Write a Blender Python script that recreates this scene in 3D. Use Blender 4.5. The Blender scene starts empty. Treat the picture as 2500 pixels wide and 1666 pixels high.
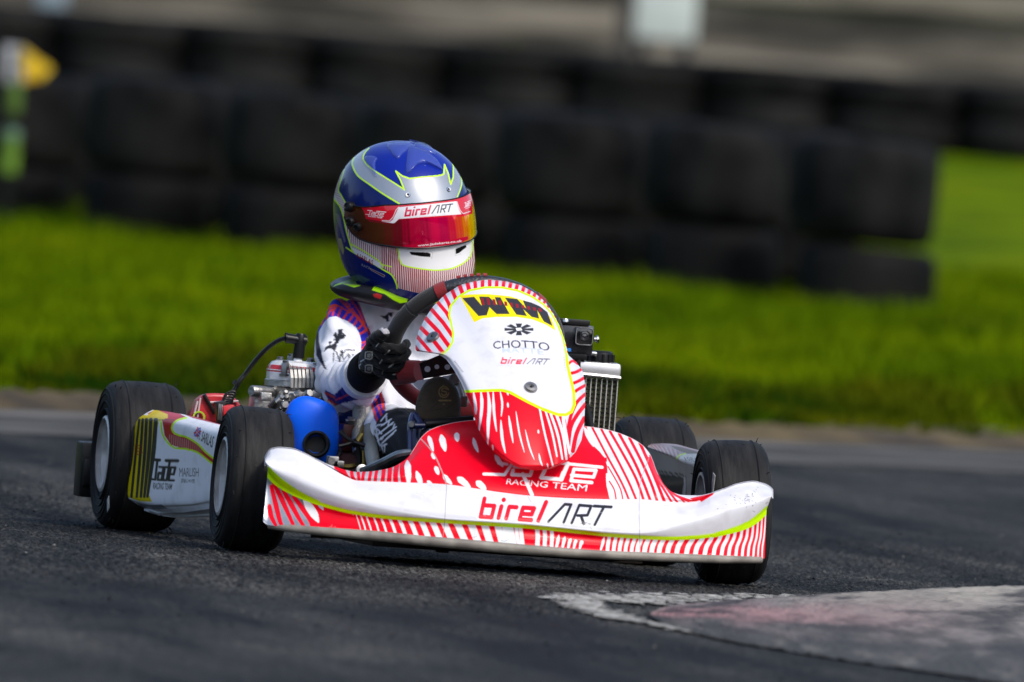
import bpy, bmesh, math, random
import numpy as np
from mathutils import Vector, Matrix
random.seed(7); rng = np.random.default_rng(7)
SC = bpy.context.scene
COL = SC.collection
# ------------------------------------------------------------------ camera
AZ, EL, ROLL, FPX, DIST, TY, TZ = 0.19722, 0.008827, 0.07246, 33003.6, 25.0, 0.10971, 0.40884
PW, PH = 2500.0, 1666.0
_d = np.array([math.cos(AZ)*math.cos(EL), -math.sin(AZ)*math.cos(EL), math.sin(EL)])
CAM = np.array([0, TY, TZ]) + DIST*_d
FW = -_d
_r = np.cross(FW, [0, 0, 1]); _r /= np.linalg.norm(_r); _u = np.cross(_r, FW)
RT = math.cos(ROLL)*_r + math.sin(ROLL)*_u
UP = -math.sin(ROLL)*_r + math.cos(ROLL)*_u
cd = bpy.data.cameras.new('camera'); cam = bpy.data.objects.new('camera', cd); COL.objects.link(cam)
cam.matrix_world = Matrix(((RT[0], UP[0], _d[0], CAM[0]), (RT[1], UP[1], _d[1], CAM[1]), (RT[2], UP[2], _d[2], CAM[2]), (0, 0, 0, 1)))
cd.sensor_width = 36; cd.lens = 36*FPX/PW; cd.clip_start = 0.5; cd.clip_end = 3000
cd.dof.use_dof = True; cd.dof.focus_distance = 24.75; cd.dof.aperture_fstop = 6.3
SC.camera = cam
# ------------------------------------------------------------------ sky and sun
SUN_EL, SUN_AZ = math.radians(46), math.radians(28)     # from +x (towards the photographer) round to +y
w = bpy.data.worlds.new("World"); SC.world = w; w.use_nodes = True
nt = w.node_tree; sky = nt.nodes.new('ShaderNodeTexSky'); sky.sky_type = 'NISHITA'; sky.sun_disc = False
sky.sun_elevation = SUN_EL; sky.sun_rotation = math.pi/2 - SUN_AZ; sky.dust_density = 2.5; sky.air_density = 1.0
bg = nt.nodes['Background']; bg.inputs['Strength'].default_value = 0.15
nt.links.new(sky.outputs[0], bg.inputs[0])
sd = bpy.data.lights.new('sun', 'SUN'); sd.energy = 1.35; sd.angle = math.radians(8); sd.color = (1, .965, .91)
sun = bpy.data.objects.new('sun', sd); COL.objects.link(sun)
sv = Vector((math.cos(SUN_EL)*math.cos(SUN_AZ), math.cos(SUN_EL)*math.sin(SUN_AZ), math.sin(SUN_EL)))
sun.rotation_euler = sv.to_track_quat('Z', 'Y').to_euler(); sun.location = sv*30
vs = SC.view_settings; vs.view_transform = 'Standard'; vs.look = 'None'; vs.exposure = 0.50; vs.gamma = 1
# ------------------------------------------------------------------ measuring helpers
def U(u, v, x):
    """point at depth x (kart frame) seen at photo pixel u, v (arrays or scalars) -> (...,3)"""
    u, v, x = np.broadcast_arrays(np.asarray(u, float), np.asarray(v, float), np.asarray(x, float))
    d = FW + ((u-PW/2)/FPX)[..., None]*RT - ((v-PH/2)/FPX)[..., None]*UP
    t = (x - CAM[0])/d[..., 0]
    return CAM + t[..., None]*d
def PJ(P):
    q = np.asarray(P, float) - CAM; z = q@FW
    return PW/2 + FPX*(q@RT)/z, PH/2 - FPX*(q@UP)/z
CROPS = {1: (780, 320, 3.563), 2: (740, 660, 3.136), 3: (180, 780, 2.613), 4: (980, 660, 3.0146), 5: (620, 980, 3.565),
         6: (1220, 1000, 3.3614), 7: (1340, 760, 4.357), 8: (1300, 1380, 1.961), 9: (600, 780, 3.919)}
def cv(c, pts):
    ox, oy, s = CROPS[c]; a = np.array(pts, float)
    if a.ndim == 1: return np.array([ox+a[0]/s, oy+a[1]/s])
    b = a.copy(); b[:, 0] = ox+a[:, 0]/s; b[:, 1] = oy+a[:, 1]/s; return b
def G(c, x, y, depth):
    p = cv(c, (x, y)); return U(p[0], p[1], depth)
def spline(pts, n, closed=False):
    P = np.array(pts, float); m = len(P)
    if closed: idx = lambda i: i % m; segs = m
    else: idx = lambda i: min(max(i, 0), m-1); segs = m-1
    t = np.linspace(0, segs, n, endpoint=not closed); out = []
    for a in t:
        i = min(int(a), segs-1); f = a-i
        p0, p1, p2, p3 = P[idx(i-1)], P[idx(i)], P[idx(i+1)], P[idx(i+2)]
        out.append(.5*((2*p1)+(-p0+p2)*f+(2*p0-5*p1+4*p2-p3)*f*f+(-p0+3*p1-3*p2+p3)*f**3))
    return np.array(out)
def mono(curve, u):
    """smooth function v(u) through points sorted by u"""
    c = np.array(curve, float); x, y = c[:, 0], c[:, 1]; h = np.diff(x); dl = np.diff(y)/h
    m = np.empty(len(x)); m[0], m[-1] = dl[0], dl[-1]
    for i in range(1, len(x)-1):
        m[i] = 0 if dl[i-1]*dl[i] <= 0 else 2*dl[i-1]*dl[i]/(dl[i-1]+dl[i])
    u = np.clip(u, x[0], x[-1]); k = np.clip(np.searchsorted(x, u)-1, 0, len(h)-1); t = (u-x[k])/h[k]
    return (2*t**3-3*t**2+1)*y[k]+(t**3-2*t**2+t)*h[k]*m[k]+(-2*t**3+3*t**2)*y[k+1]+(t**3-t**2)*h[k]*m[k+1]
# ------------------------------------------------------------------ materials
def mat(name, col, rough=.5, metal=0, bump=0, bscale=50, var=0, vscale=8, coat=0, trans=0, alpha=1, col2=None, detail=4, spec=.5, sheen=0, stretch=None):
    m = bpy.data.materials.new(name); m.use_nodes = True; n = m.node_tree; b = n.nodes['Principled BSDF']
    b.inputs['Base Color'].default_value = (*col, 1); b.inputs['Roughness'].default_value = rough; b.inputs['Metallic'].default_value = metal
    b.inputs['Coat Weight'].default_value = coat; b.inputs['Coat Roughness'].default_value = .06
    b.inputs['Transmission Weight'].default_value = trans; b.inputs['Alpha'].default_value = alpha
    b.inputs['Specular IOR Level'].default_value = spec; b.inputs['Sheen Weight'].default_value = sheen
    tc = n.nodes.new('ShaderNodeTexCoord'); mp = n.nodes.new('ShaderNodeMapping'); n.links.new(tc.outputs['Object'], mp.inputs[0])
    if stretch: mp.inputs['Scale'].default_value = stretch
    if var or col2:
        t = n.nodes.new('ShaderNodeTexNoise'); t.inputs['Scale'].default_value = vscale; t.inputs['Detail'].default_value = detail
        n.links.new(mp.outputs[0], t.inputs['Vector'])
        r = n.nodes.new('ShaderNodeValToRGB'); r.color_ramp.elements[0].position = .35; r.color_ramp.elements[1].position = .65
        c2 = col2 or tuple(min(1, c*(1+var)) for c in col); c1 = col if col2 else tuple(c*(1-var) for c in col)
        r.color_ramp.elements[0].color = (*c1, 1); r.color_ramp.elements[1].color = (*c2, 1)
        n.links.new(t.outputs[0], r.inputs[0]); n.links.new(r.outputs[0], b.inputs['Base Color'])
    if bump:
        t = n.nodes.new('ShaderNodeTexNoise'); t.inputs['Scale'].default_value = bscale; t.inputs['Detail'].default_value = 3
        n.links.new(mp.outputs[0], t.inputs['Vector'])
        q = n.nodes.new('ShaderNodeBump'); q.inputs['Strength'].default_value = bump; q.inputs['Distance'].default_value = .004
        n.links.new(t.outputs[0], q.inputs['Height']); n.links.new(q.outputs[0], b.inputs['Normal'])
    return m
def paintmat(name, rough=.3, coat=.6, bump=0, bscale=300, dirt=.06, sheen=0, flake=0):
    """livery: colour attribute 'paint' (alpha = metallic foil), a little dirt by noise"""
    m = bpy.data.materials.new(name); m.use_nodes = True; n = m.node_tree; b = n.nodes['Principled BSDF']; L = n.links.new
    a = n.nodes.new('ShaderNodeVertexColor'); a.layer_name = 'paint'
    tc = n.nodes.new('ShaderNodeTexCoord'); t = n.nodes.new('ShaderNodeTexNoise'); t.inputs['Scale'].default_value = 30; t.inputs['Detail'].default_value = 6
    L(tc.outputs['Object'], t.inputs['Vector'])
    r = n.nodes.new('ShaderNodeMapRange'); r.inputs['From Min'].default_value = .5; r.inputs['From Max'].default_value = .8
    r.inputs['To Min'].default_value = 0; r.inputs['To Max'].default_value = dirt*2.2; L(t.outputs[0], r.inputs['Value'])
    mx = n.nodes.new('ShaderNodeMixRGB'); mx.blend_type = 'MULTIPLY'; mx.inputs[2].default_value = (.42, .38, .33, 1); L(r.outputs[0], mx.inputs[0]); L(a.outputs['Color'], mx.inputs[1])
    L(mx.outputs[0], b.inputs['Base Color']); L(a.outputs['Alpha'], b.inputs['Metallic'])
    b.inputs['Roughness'].default_value = rough; b.inputs['Coat Weight'].default_value = coat; b.inputs['Coat Roughness'].default_value = .08
    b.inputs['Sheen Weight'].default_value = sheen; b.inputs['Specular IOR Level'].default_value = .14
    if bump:
        t2 = n.nodes.new('ShaderNodeTexNoise'); t2.inputs['Scale'].default_value = bscale; L(tc.outputs['Object'], t2.inputs['Vector'])
        q = n.nodes.new('ShaderNodeBump'); q.inputs['Strength'].default_value = bump; q.inputs['Distance'].default_value = .002
        L(t2.outputs[0], q.inputs['Height']); L(q.outputs[0], b.inputs['Normal'])
    return m
# ------------------------------------------------------------------ object helpers
def tag(o, label=None, cat=None, group=None, kind=None):
    if label: o['label'] = label
    if cat: o['category'] = cat
    if group: o['group'] = group
    if kind: o['kind'] = kind
    return o
def empty(name, loc=(0, 0, 0), rot=(0, 0, 0)):
    o = bpy.data.objects.new(name, None); COL.objects.link(o); o.location = loc; o.rotation_euler = rot; o.empty_display_size = .1; return o
def link(name, me, mats, parent=None, smooth=True):
    for m in (mats if isinstance(mats, (list, tuple)) else [mats]): me.materials.append(m)
    o = bpy.data.objects.new(name, me); COL.objects.link(o)
    if parent: o.parent = parent
    if smooth: me.shade_smooth()
    return o
def pymesh(name, V, F):
    me = bpy.data.meshes.new(name); me.from_pydata([tuple(map(float, v)) for v in V], [], [tuple(map(int, f)) for f in F]); me.update(); return me
def npmesh(name, V, Q):
    """fast quad mesh"""
    V = np.asarray(V, np.float32); Q = np.asarray(Q, np.int32); me = bpy.data.meshes.new(name)
    me.vertices.add(len(V)); me.vertices.foreach_set('co', V.ravel())
    k = Q.shape[1]; me.loops.add(Q.size); me.loops.foreach_set('vertex_index', Q.ravel())
    me.polygons.add(len(Q)); me.polygons.foreach_set('loop_start', np.arange(0, Q.size, k, dtype=np.int32))
    me.polygons.foreach_set('loop_total', np.full(len(Q), k, np.int32)); me.update(calc_edges=True); me.validate(); return me
def gridq(nu, nv, cu=False, cvv=False):
    I = np.arange(nu*nv).reshape(nu, nv)
    if cu: I = np.vstack([I, I[:1]])
    if cvv: I = np.hstack([I, I[:, :1]])
    return np.stack([I[:-1, :-1], I[1:, :-1], I[1:, 1:], I[:-1, 1:]], -1).reshape(-1, 4)
def setcol(me, C):
    a = me.color_attributes.new('paint', 'FLOAT_COLOR', 'POINT'); a.data.foreach_set('color', np.asarray(C, np.float32).ravel())
def surf(name, P, mats, parent=None, col=None, cu=False, cvv=False, flip=False):
    nu, nv, _ = P.shape; Q = gridq(nu, nv, cu, cvv)
    if flip: Q = Q[:, ::-1]
    me = npmesh(name, P.reshape(-1, 3), Q)
    if col is not None: setcol(me, col)
    return link(name, me, mats, parent)
class MB:
    def __init__(s): s.V = []; s.F = []; s.M = []
    def add(s, V, F, m=0):
        k = len(s.V); s.V += [tuple(map(float, v)) for v in V]; s.F += [tuple(int(i)+k for i in f) for f in F]; s.M += [m]*len(F); return s
    def box(s, c, size, m=0, R=None, bev=.12):
        """box with chamfered edges"""
        h = np.array(size, float)/2; b = min(h)*bev*2 if bev else 0; V = []; 
        if not bev:
            V = [(x*h[0], y*h[1], z*h[2]) for x in (-1, 1) for y in (-1, 1) for z in (-1, 1)]
            F = [(0, 1, 3, 2), (4, 6, 7, 5), (0, 4, 5, 1), (2, 3, 7, 6), (0, 2, 6, 4), (1, 5, 7, 3)]
        else:
            bm = bmesh.new(); bmesh.ops.create_cube(bm, size=1)
            for v in bm.verts: v.co = Vector((v.co.x*size[0], v.co.y*size[1], v.co.z*size[2]))
            bmesh.ops.bevel(bm, geom=bm.edges[:], offset=b, segments=2, affect='EDGES', profile=.6)
            bm.verts.index_update(); V = [tuple(v.co) for v in bm.verts]; F = [tuple(v.index for v in f.verts) for f in bm.faces]; bm.free()
        V = np.array(V)
        if R is not None: V = V@np.array(R).T
        return s.add(V+np.array(c), F, m)
    def tube(s, pts, r, m=0, n=12, cap=True, smooth=0, closed=False):
        P = np.array(pts, float)
        if smooth: P = spline(P, smooth, closed)
        k = len(P); R = np.interp(np.linspace(0, 1, k), np.linspace(0, 1, len(r)), r) if np.ndim(r) else np.full(k, r)
        T = np.gradient(P, axis=0) if not closed else np.roll(P, -1, 0)-np.roll(P, 1, 0)
        T /= np.linalg.norm(T, axis=1)[:, None]+1e-12
        a = np.array([0, 0, 1.]) if abs(T[0][2]) < .9 else np.array([1., 0, 0]); N = np.cross(T[0], a); N /= np.linalg.norm(N); V = []
        for i in range(k):
            N = N-T[i]*(N@T[i]); N /= np.linalg.norm(N); B = np.cross(T[i], N)
            for j in range(n):
                an = 2*math.pi*j/n; V.append(P[i]+R[i]*(math.cos(an)*N+math.sin(an)*B))
        F = [(i*n+j, i*n+(j+1) % n, ((i+1) % k)*n+(j+1) % n, ((i+1) % k)*n+j) for i in range(k if closed else k-1) for j in range(n)]
        if cap and not closed: F += [tuple(range(n))[::-1], tuple((k-1)*n+j for j in range(n))]
        return s.add(V, F, m)
    def lathe(s, prof, c=(0, 0, 0), axis=(0, 0, 1), n=24, m=0, capped=False):
        """prof: (radius, height) list"""
        A = Vector(axis).normalized(); q = Vector((0, 0, 1)).rotation_difference(A).to_matrix(); V = []
        for (r, h) in prof:
            for j in range(n):
                a = 2*math.pi*j/n; V.append(np.array(q@Vector((r*math.cos(a), r*math.sin(a), h)))+np.array(c))
        k = len(prof); F = [(i*n+j, i*n+(j+1) % n, (i+1)*n+(j+1) % n, (i+1)*n+j) for i in range(k-1) for j in range(n)]
        if capped: F += [tuple(range(n))[::-1], tuple((k-1)*n+j for j in range(n))]
        return s.add(V, F, m)
    def prism(s, front, back, m=0):
        """closed loops of equal length"""
        n = len(front); V = list(front)+list(back); F = [tuple(range(n)), tuple(range(2*n-1, n-1, -1))]+[(i, n+i, n+(i+1) % n, (i+1) % n) for i in range(n)]
        return s.add(V, F, m)
    def build(s, name, mats, parent=None, smooth=True, angle=35):
        me = pymesh(name, s.V, s.F); bm = bmesh.new(); bm.from_mesh(me); bmesh.ops.recalc_face_normals(bm, faces=bm.faces[:]); bm.to_mesh(me); bm.free()
        me.polygons.foreach_set('material_index', s.M); o = link(name, me, mats, parent, False)
        if smooth: me.shade_smooth(); me.set_sharp_from_angle(angle=math.radians(angle))
        return o
# ------------------------------------------------------------------ livery painter (works on per-vertex design coordinates)
def poly_sd(px, py, poly):
    """signed distance, negative inside"""
    P = np.array(poly, float); Q = np.roll(P, -1, 0); d2 = np.full(px.shape, 1e18); ins = np.zeros(px.shape, bool)
    for (ax, ay), (bx, by) in zip(P, Q):
        ex, ey = bx-ax, by-ay; L = ex*ex+ey*ey+1e-12; t = np.clip(((px-ax)*ex+(py-ay)*ey)/L, 0, 1)
        d2 = np.minimum(d2, (px-ax-t*ex)**2+(py-ay-t*ey)**2)
        if by != ay:
            c = ((ay > py) != (by > py)) & (px < (bx-ax)*(py-ay)/(by-ay)+ax); ins ^= c
    d = np.sqrt(d2); return np.where(ins, -d, d)
def line_d(px, py, pts, w):
    """distance to a polyline minus its half width (w scalar or per point)"""
    P = np.array(pts, float); W = np.full(len(P), w/2.) if np.ndim(w) == 0 else np.array(w)/2.; out = np.full(px.shape, 1e9)
    for i in range(len(P)-1):
        ex, ey = P[i+1]-P[i]; L = ex*ex+ey*ey+1e-12; t = np.clip(((px-P[i][0])*ex+(py-P[i][1])*ey)/L, 0, 1)
        out = np.minimum(out, np.hypot(px-P[i][0]-t*ex, py-P[i][1]-t*ey)-(W[i]+t*(W[i+1]-W[i])))
    return out
class Paint:
    def __init__(s, u, v, base, soft=.8, C=None):
        s.u, s.v, s.soft = u, v, soft
        if C is None: C = np.ones((u.size, 4)); C[:, :3] = base; C[:, 3] = 0
        s.C = C
    def _put(s, idx, d, col, met=0):
        a = np.clip(.5-d/s.soft, 0, 1)[:, None]; c = np.array([*col, met]); s.C[idx] = s.C[idx]*(1-a)+c*a
    def _near(s, pts, pad):
        P = np.array(pts, float); return np.nonzero((s.u > P[:, 0].min()-pad) & (s.u < P[:, 0].max()+pad) & (s.v > P[:, 1].min()-pad) & (s.v < P[:, 1].max()+pad))[0]
    def poly(s, pts, col, met=0, smooth=0, clip=None):
        if smooth: pts = spline(pts, smooth, True)
        i = s._near(pts, s.soft*2)
        if i.size:
            d = poly_sd(s.u[i], s.v[i], pts)
            if clip is not None: d = np.maximum(d, poly_sd(s.u[i], s.v[i], clip))
            s._put(i, d, col, met)
    def line(s, pts, wd, col, met=0, smooth=0, clip=None):
        if smooth: pts = spline(pts, smooth)
        wm = np.max(wd)
        if smooth and np.ndim(wd): wd = np.interp(np.linspace(0, 1, len(pts)), np.linspace(0, 1, len(wd)), wd)
        i = s._near(pts, wm/2+s.soft*2)
        if i.size:
            d = line_d(s.u[i], s.v[i], pts, wd)
            if clip is not None: d = np.maximum(d, poly_sd(s.u[i], s.v[i], clip))
            s._put(i, d, col, met)
    def drop(s, pts, wd, col, clip=None, met=0): s.line(pts, [wd*.25, wd, wd*.9, wd*.3], col, met, smooth=10, clip=clip)
    def local(s, quad, soft, sub=None):
        """quad = image of (0,0)(1,0)(1,1)(0,1) [top-left, top-right, bottom-right, bottom-left]; returns painter in 0..1 coords"""
        A = []; B = []
        for (x, y), (X, Y) in zip(quad, [(0, 0), (1, 0), (1, 1), (0, 1)]):
            A += [[x, y, 1, 0, 0, 0, -X*x, -X*y], [0, 0, 0, x, y, 1, -Y*x, -Y*y]]; B += [X, Y]
        h = np.linalg.solve(np.array(A), np.array(B)); i = s._near(quad, 12)
        if sub is not None: i = i[sub[i]]
        x, y = s.u[i], s.v[i]; w_ = h[6]*x+h[7]*y+1
        p = Paint((h[0]*x+h[1]*y+h[2])/w_, (h[3]*x+h[4]*y+h[5])/w_, None, soft, s.C[i]); p.idx = i; p.par = s; return p
    def commit(s): s.par.C[s.idx] = s.C
_tc = {}
def text_mask(t, bold=0.0, H=72):
    k = (t, bold)
    if k in _tc: return _tc[k]
    c = bpy.data.curves.new('txt', 'FONT'); c.body = t; c.size = 1; c.offset = bold; c.resolution_u = 3; o = bpy.data.objects.new('txt', c); COL.objects.link(o)
    dg = bpy.context.evaluated_depsgraph_get(); me = o.evaluated_get(dg).to_mesh(); me.calc_loop_triangles()
    V = np.array([v.co[:2] for v in me.vertices]); T = [tuple(q.vertices) for q in me.loop_triangles]
    o.evaluated_get(dg).to_mesh_clear(); bpy.data.objects.remove(o); bpy.data.curves.remove(c)
    lo, hi = V.min(0), V.max(0); S = H*2; w_ = max(4, int((hi[0]-lo[0])/(hi[1]-lo[1])*S)); M = np.zeros((S, w_), bool)
    P = (V-lo)/(hi-lo)*[w_, S]
    for a, b, c_ in T:
        A, B, C = P[a], P[b], P[c_]; x0, y0 = np.floor(np.min([A, B, C], 0)).astype(int); x1, y1 = np.ceil(np.max([A, B, C], 0)).astype(int)
        X, Y = np.meshgrid(np.arange(max(x0, 0), min(x1, w_))+.5, np.arange(max(y0, 0), min(y1, S))+.5)
        if not X.size: continue
        f = lambda p, q: (q[0]-p[0])*(Y-p[1])-(q[1]-p[1])*(X-p[0])
        e0, e1, e2 = f(A, B), f(B, C), f(C, A); M[max(y0, 0):min(y1, S), max(x0, 0):min(x1, w_)] |= ((e0 >= 0) & (e1 >= 0) & (e2 >= 0)) | ((e0 <= 0) & (e1 <= 0) & (e2 <= 0))
    M = M[::-1].astype(float); _tc[k] = M; return M
def write(P, t, quad, col, bold=0.0, warp=None):
    """quad: top-left, top-right, bottom-right, bottom-left of the lettering"""
    M = text_mask(t, bold); p = P.local(quad, .05); s, q = p.u, p.v
    if warp: q = q-warp(s)
    H, W_ = M.shape
    # box-filter the mask to about the vertex spacing
    px = max(1, int(.7*W_/max(8, np.hypot(*(np.array(quad[1])-np.array(quad[0]))))))
    if px > 1:
        K = np.ones(px)/px; M = np.apply_along_axis(lambda r: np.convolve(r, K, 'same'), 1, M); M = np.apply_along_axis(lambda r: np.convolve(r, K, 'same'), 0, M)
    x = s*W_-.5; y = q*H-.5; ok = (x > -1) & (x < W_) & (y > -1) & (y < H); xi = np.clip(np.floor(x).astype(int), 0, W_-2); yi = np.clip(np.floor(y).astype(int), 0, H-2)
    fx = np.clip(x-xi, 0, 1); fy = np.clip(y-yi, 0, 1)
    a = (M[yi, xi]*(1-fx)+M[yi, xi+1]*fx)*(1-fy)+(M[yi+1, xi]*(1-fx)+M[yi+1, xi+1]*fx)*fy; a = (a*ok)[:, None]
    p.C[:] = p.C*(1-a)+np.array([*col, 0])*a; p.commit()
def birel(P, quad, red, blk, halo=None):
    """the two-part wordmark, quad = its box; lower-case word in heavy square strokes, then ART in thin ones"""
    L = np.linalg.norm(np.array(quad[1])-np.array(quad[0])); Hq = np.linalg.norm(np.array(quad[3])-np.array(quad[0])); asp = Hq/L
    q = P.local(quad, 1.0/L); q.v = q.v*asp; H = asp; k = H*.21; xh = H*.30
    def S(pts, w_, c): q.line([(x*1.0, y) for x, y in pts], w_, c)
    def word(c, w_, dx=0, dy=0):
        X = lambda x: x*.56+dx
        t = H*.06+dy; m = xh+dy; b = H-k*.45+dy
        S([(X(.04)+.02, t), (X(.04), b), (X(.20), b), (X(.21)+.008, m+k*.3), (X(.05)+.008, m+k*.3)], w_, c)           # b
        S([(X(.31)+.008, m+k*.3), (X(.30), b)], w_, c); S([(X(.31)+.02, t), (X(.31)+.019, t+.001)], w_, c)      # i
        S([(X(.41), b), (X(.42)+.008, m+k*.3), (X(.52)+.008, m+k*.3)], w_, c)                                   # r
        S([(X(.76), b), (X(.60), b), (X(.61)+.008, m+k*.3), (X(.76)+.008, m+k*.3), (X(.755), (m+b)/2+k*.2), (X(.62), (m+b)/2+k*.2)], w_, c)  # e
        S([(X(.88)+.022, t), (X(.86), b)], w_, c)                                                               # l
    if halo: word(halo, k*1.25, -.012, .004)
    word(red, k)
    a = k*.62; t = H*.10; b = H-a*.6
    S([(.56, b), (.655, t), (.70, t), (.675, b)], a, blk)
    S([(.735, b), (.76, t), (.845, t+.002), (.835, H*.52), (.765, H*.56)], a, blk); S([(.79, H*.56), (.825, b)], a, blk)
    S([(.865, t), (.985, t)], a, blk); S([(.935, t), (.905, b)], a, blk)
    q.v = q.v/asp; q.commit()
def jade(P, quad, c, sub=True):
    """squared four-letter team wordmark with the wide bar over it"""
    L = np.linalg.norm(np.array(quad[1])-np.array(quad[0])); Hq = np.linalg.norm(np.array(quad[3])-np.array(quad[0])); asp = Hq/L
    q = P.local(quad, 1.2/L); q.v = q.v*asp; H = asp*(.72 if sub else 1); k = H*.13
    k = H*.115; S = lambda pts, w_=None: q.line(pts, w_ or k, c)
    S([(.10, k*.6), (.34, k*.6)]); S([(.25, k*.6), (.215, H-k*.5), (.01, H-k*.5)])                                  # J
    S([(.34, H*.36), (.49, H*.36), (.46, H-k*.5), (.31, H-k*.5), (.325, H*.64), (.475, H*.64)])                       # a
    S([(.70, k*.6), (.655, H-k*.5), (.51, H-k*.5), (.54, H*.36), (.67, H*.36)])                                      # d
    S([(.56, k*.6), (.99, k*.6)], k*1.15)                                                                        # bar
    S([(.745, H*.66), (.90, H*.66), (.925, H*.36), (.765, H*.36), (.73, H-k*.5), (.93, H-k*.5)])                      # e
    q.v = q.v/asp; q.commit()
    if sub:
        Q = np.array(quad, float); f = lambda a, b: tuple(Q[0]*(1-a)*(1-b)+Q[1]*a*(1-b)+Q[2]*a*b+Q[3]*(1-a)*b)
        write(P, 'RACING TEAM', [f(.16, .80), f(.90, .80), f(.88, 1.02), f(.14, 1.02)], c, .02)
RED, WHITE, LIME, BLACK, SILVER = (.80, .000, .016), (.80, .80, .83), (.60, .98, .0), (.012, .012, .016), (.52, .55, .60)
M_paint = paintmat('livery_paint', rough=.34, coat=.07, dirt=.14)
M_black = mat('black_plastic', (.006, .006, .0065), .38, var=.3, bump=.05, spec=.35)
M_blackmat = mat('black_matt', (.010, .010, .011), .75, bump=.2, bscale=120)
M_rubber = mat('tyre_rubber', (.022, .021, .022), .62, var=.35, vscale=25, bump=.35, bscale=90)
M_steel = mat('steel', (.30, .295, .285), .36, 1, var=.15, vscale=60, bump=.08)
M_alu = mat('cast_aluminium', (.50, .49, .47), .42, 1, var=.18, vscale=40, bump=.3, bscale=150)
M_chrome = mat('polished_metal', (.6, .6, .6), .15, 1)
M_dark = mat('dark_metal', (.06, .06, .065), .4, .8, var=.3)
M_frame = mat('frame_dark_blue', (.010, .022, .09), .3, .2, coat=.5)
# ================================================================== THE SETTING
ca, sa = math.cos(AZ), math.sin(AZ)
def depth_xy(x, y):      # metres behind the kart along the ground, seen from the photographer
    return -(x*ca - y*sa)
def xy_at(wd, lat):      # inverse: distance behind, metres to the right
    return (-wd*ca + lat*sa, wd*sa + lat*ca)
# road edge line in (behind, lateral): fitted to the photograph
def edge_w(lat): return 8.6 + 1.10*lat
def road_z(wd):
    wd = np.asarray(wd, float); return np.where(wd > .9, (wd-.9)*.013, np.where(wd < -.9, (wd+.9)*.013, 0))
def gz(wd, lat):
    wd = np.asarray(wd, float); z = road_z(wd); e = edge_w(np.asarray(lat, float)); e = np.clip(e, 4, 22)
    t = np.clip(wd-e, 0, None); zr = road_z(e)
    k = np.clip((30-e), 1, None)
    zg = zr + np.where(wd < 30, (GZ30-zr)*t/k, (GZ30-zr)+(wd-30)*SLF)
    zg = np.where(wd > WF+12, GZ30+(WF-18)*SLF+(wd-WF-12)*.01, zg)
    la_ = np.asarray(lat, float); zg = zg-.125*np.clip((2.2-la_)/.5, 0, 1)*np.clip((wd-35)/6, 0, 1)*np.clip((60-wd)/8, 0, 1)
    return np.where(t > 0, zg, z)
GZ30 = .43; WF = 44; SLF = .050
def ground_pt(u, v, n=40):
    """where the ray of a pixel meets the road"""
    x = 0.
    for _ in range(n):
        p = U(u, v, x); wd, la = depth_xy(p[0], p[1]), p[0]*sa+p[1]*ca
        zt = float(road_z(wd)); d = p-CAM; t = (zt-CAM[2])/d[2]; q = CAM+d*t; x = .5*x+.5*q[0]
    return q
# one sheet for the ground, road coloured by node masks along the edge line
def ground_mesh():
    ws = np.concatenate([np.linspace(-26, -3, 24), np.arange(-2.8, 3.2, .0125), np.linspace(3.3, 4, 8), np.linspace(4.2, 60, 200), np.array([62, 70, 80, 100, 150, 300, 700, 1500])])
    ls = np.concatenate([np.array([-900, -300, -100, -50, -25, -12]), np.linspace(-8, -1.25, 50), np.arange(-1.24, 1.25, .0055), np.linspace(1.26, 8, 50), np.array([12, 25, 50, 100, 300, 900])])
    Wd, La = np.meshgrid(ws, ls, indexing='ij'); Z = gz(Wd, La)
    rough = np.clip((3.2-Wd)/.5, 0, 1)*np.clip((Wd+2.8)/.4, 0, 1)*np.clip((1.25-abs(La))/.1, 0, 1)
    Z = Z+rough*(rng.random(Z.shape)**3*.0034+rng.normal(0, .0006, Z.shape)-.0010)
    X, Y = xy_at(Wd, La); return np.stack([X, Y, Z], -1), Wd, La
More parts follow.
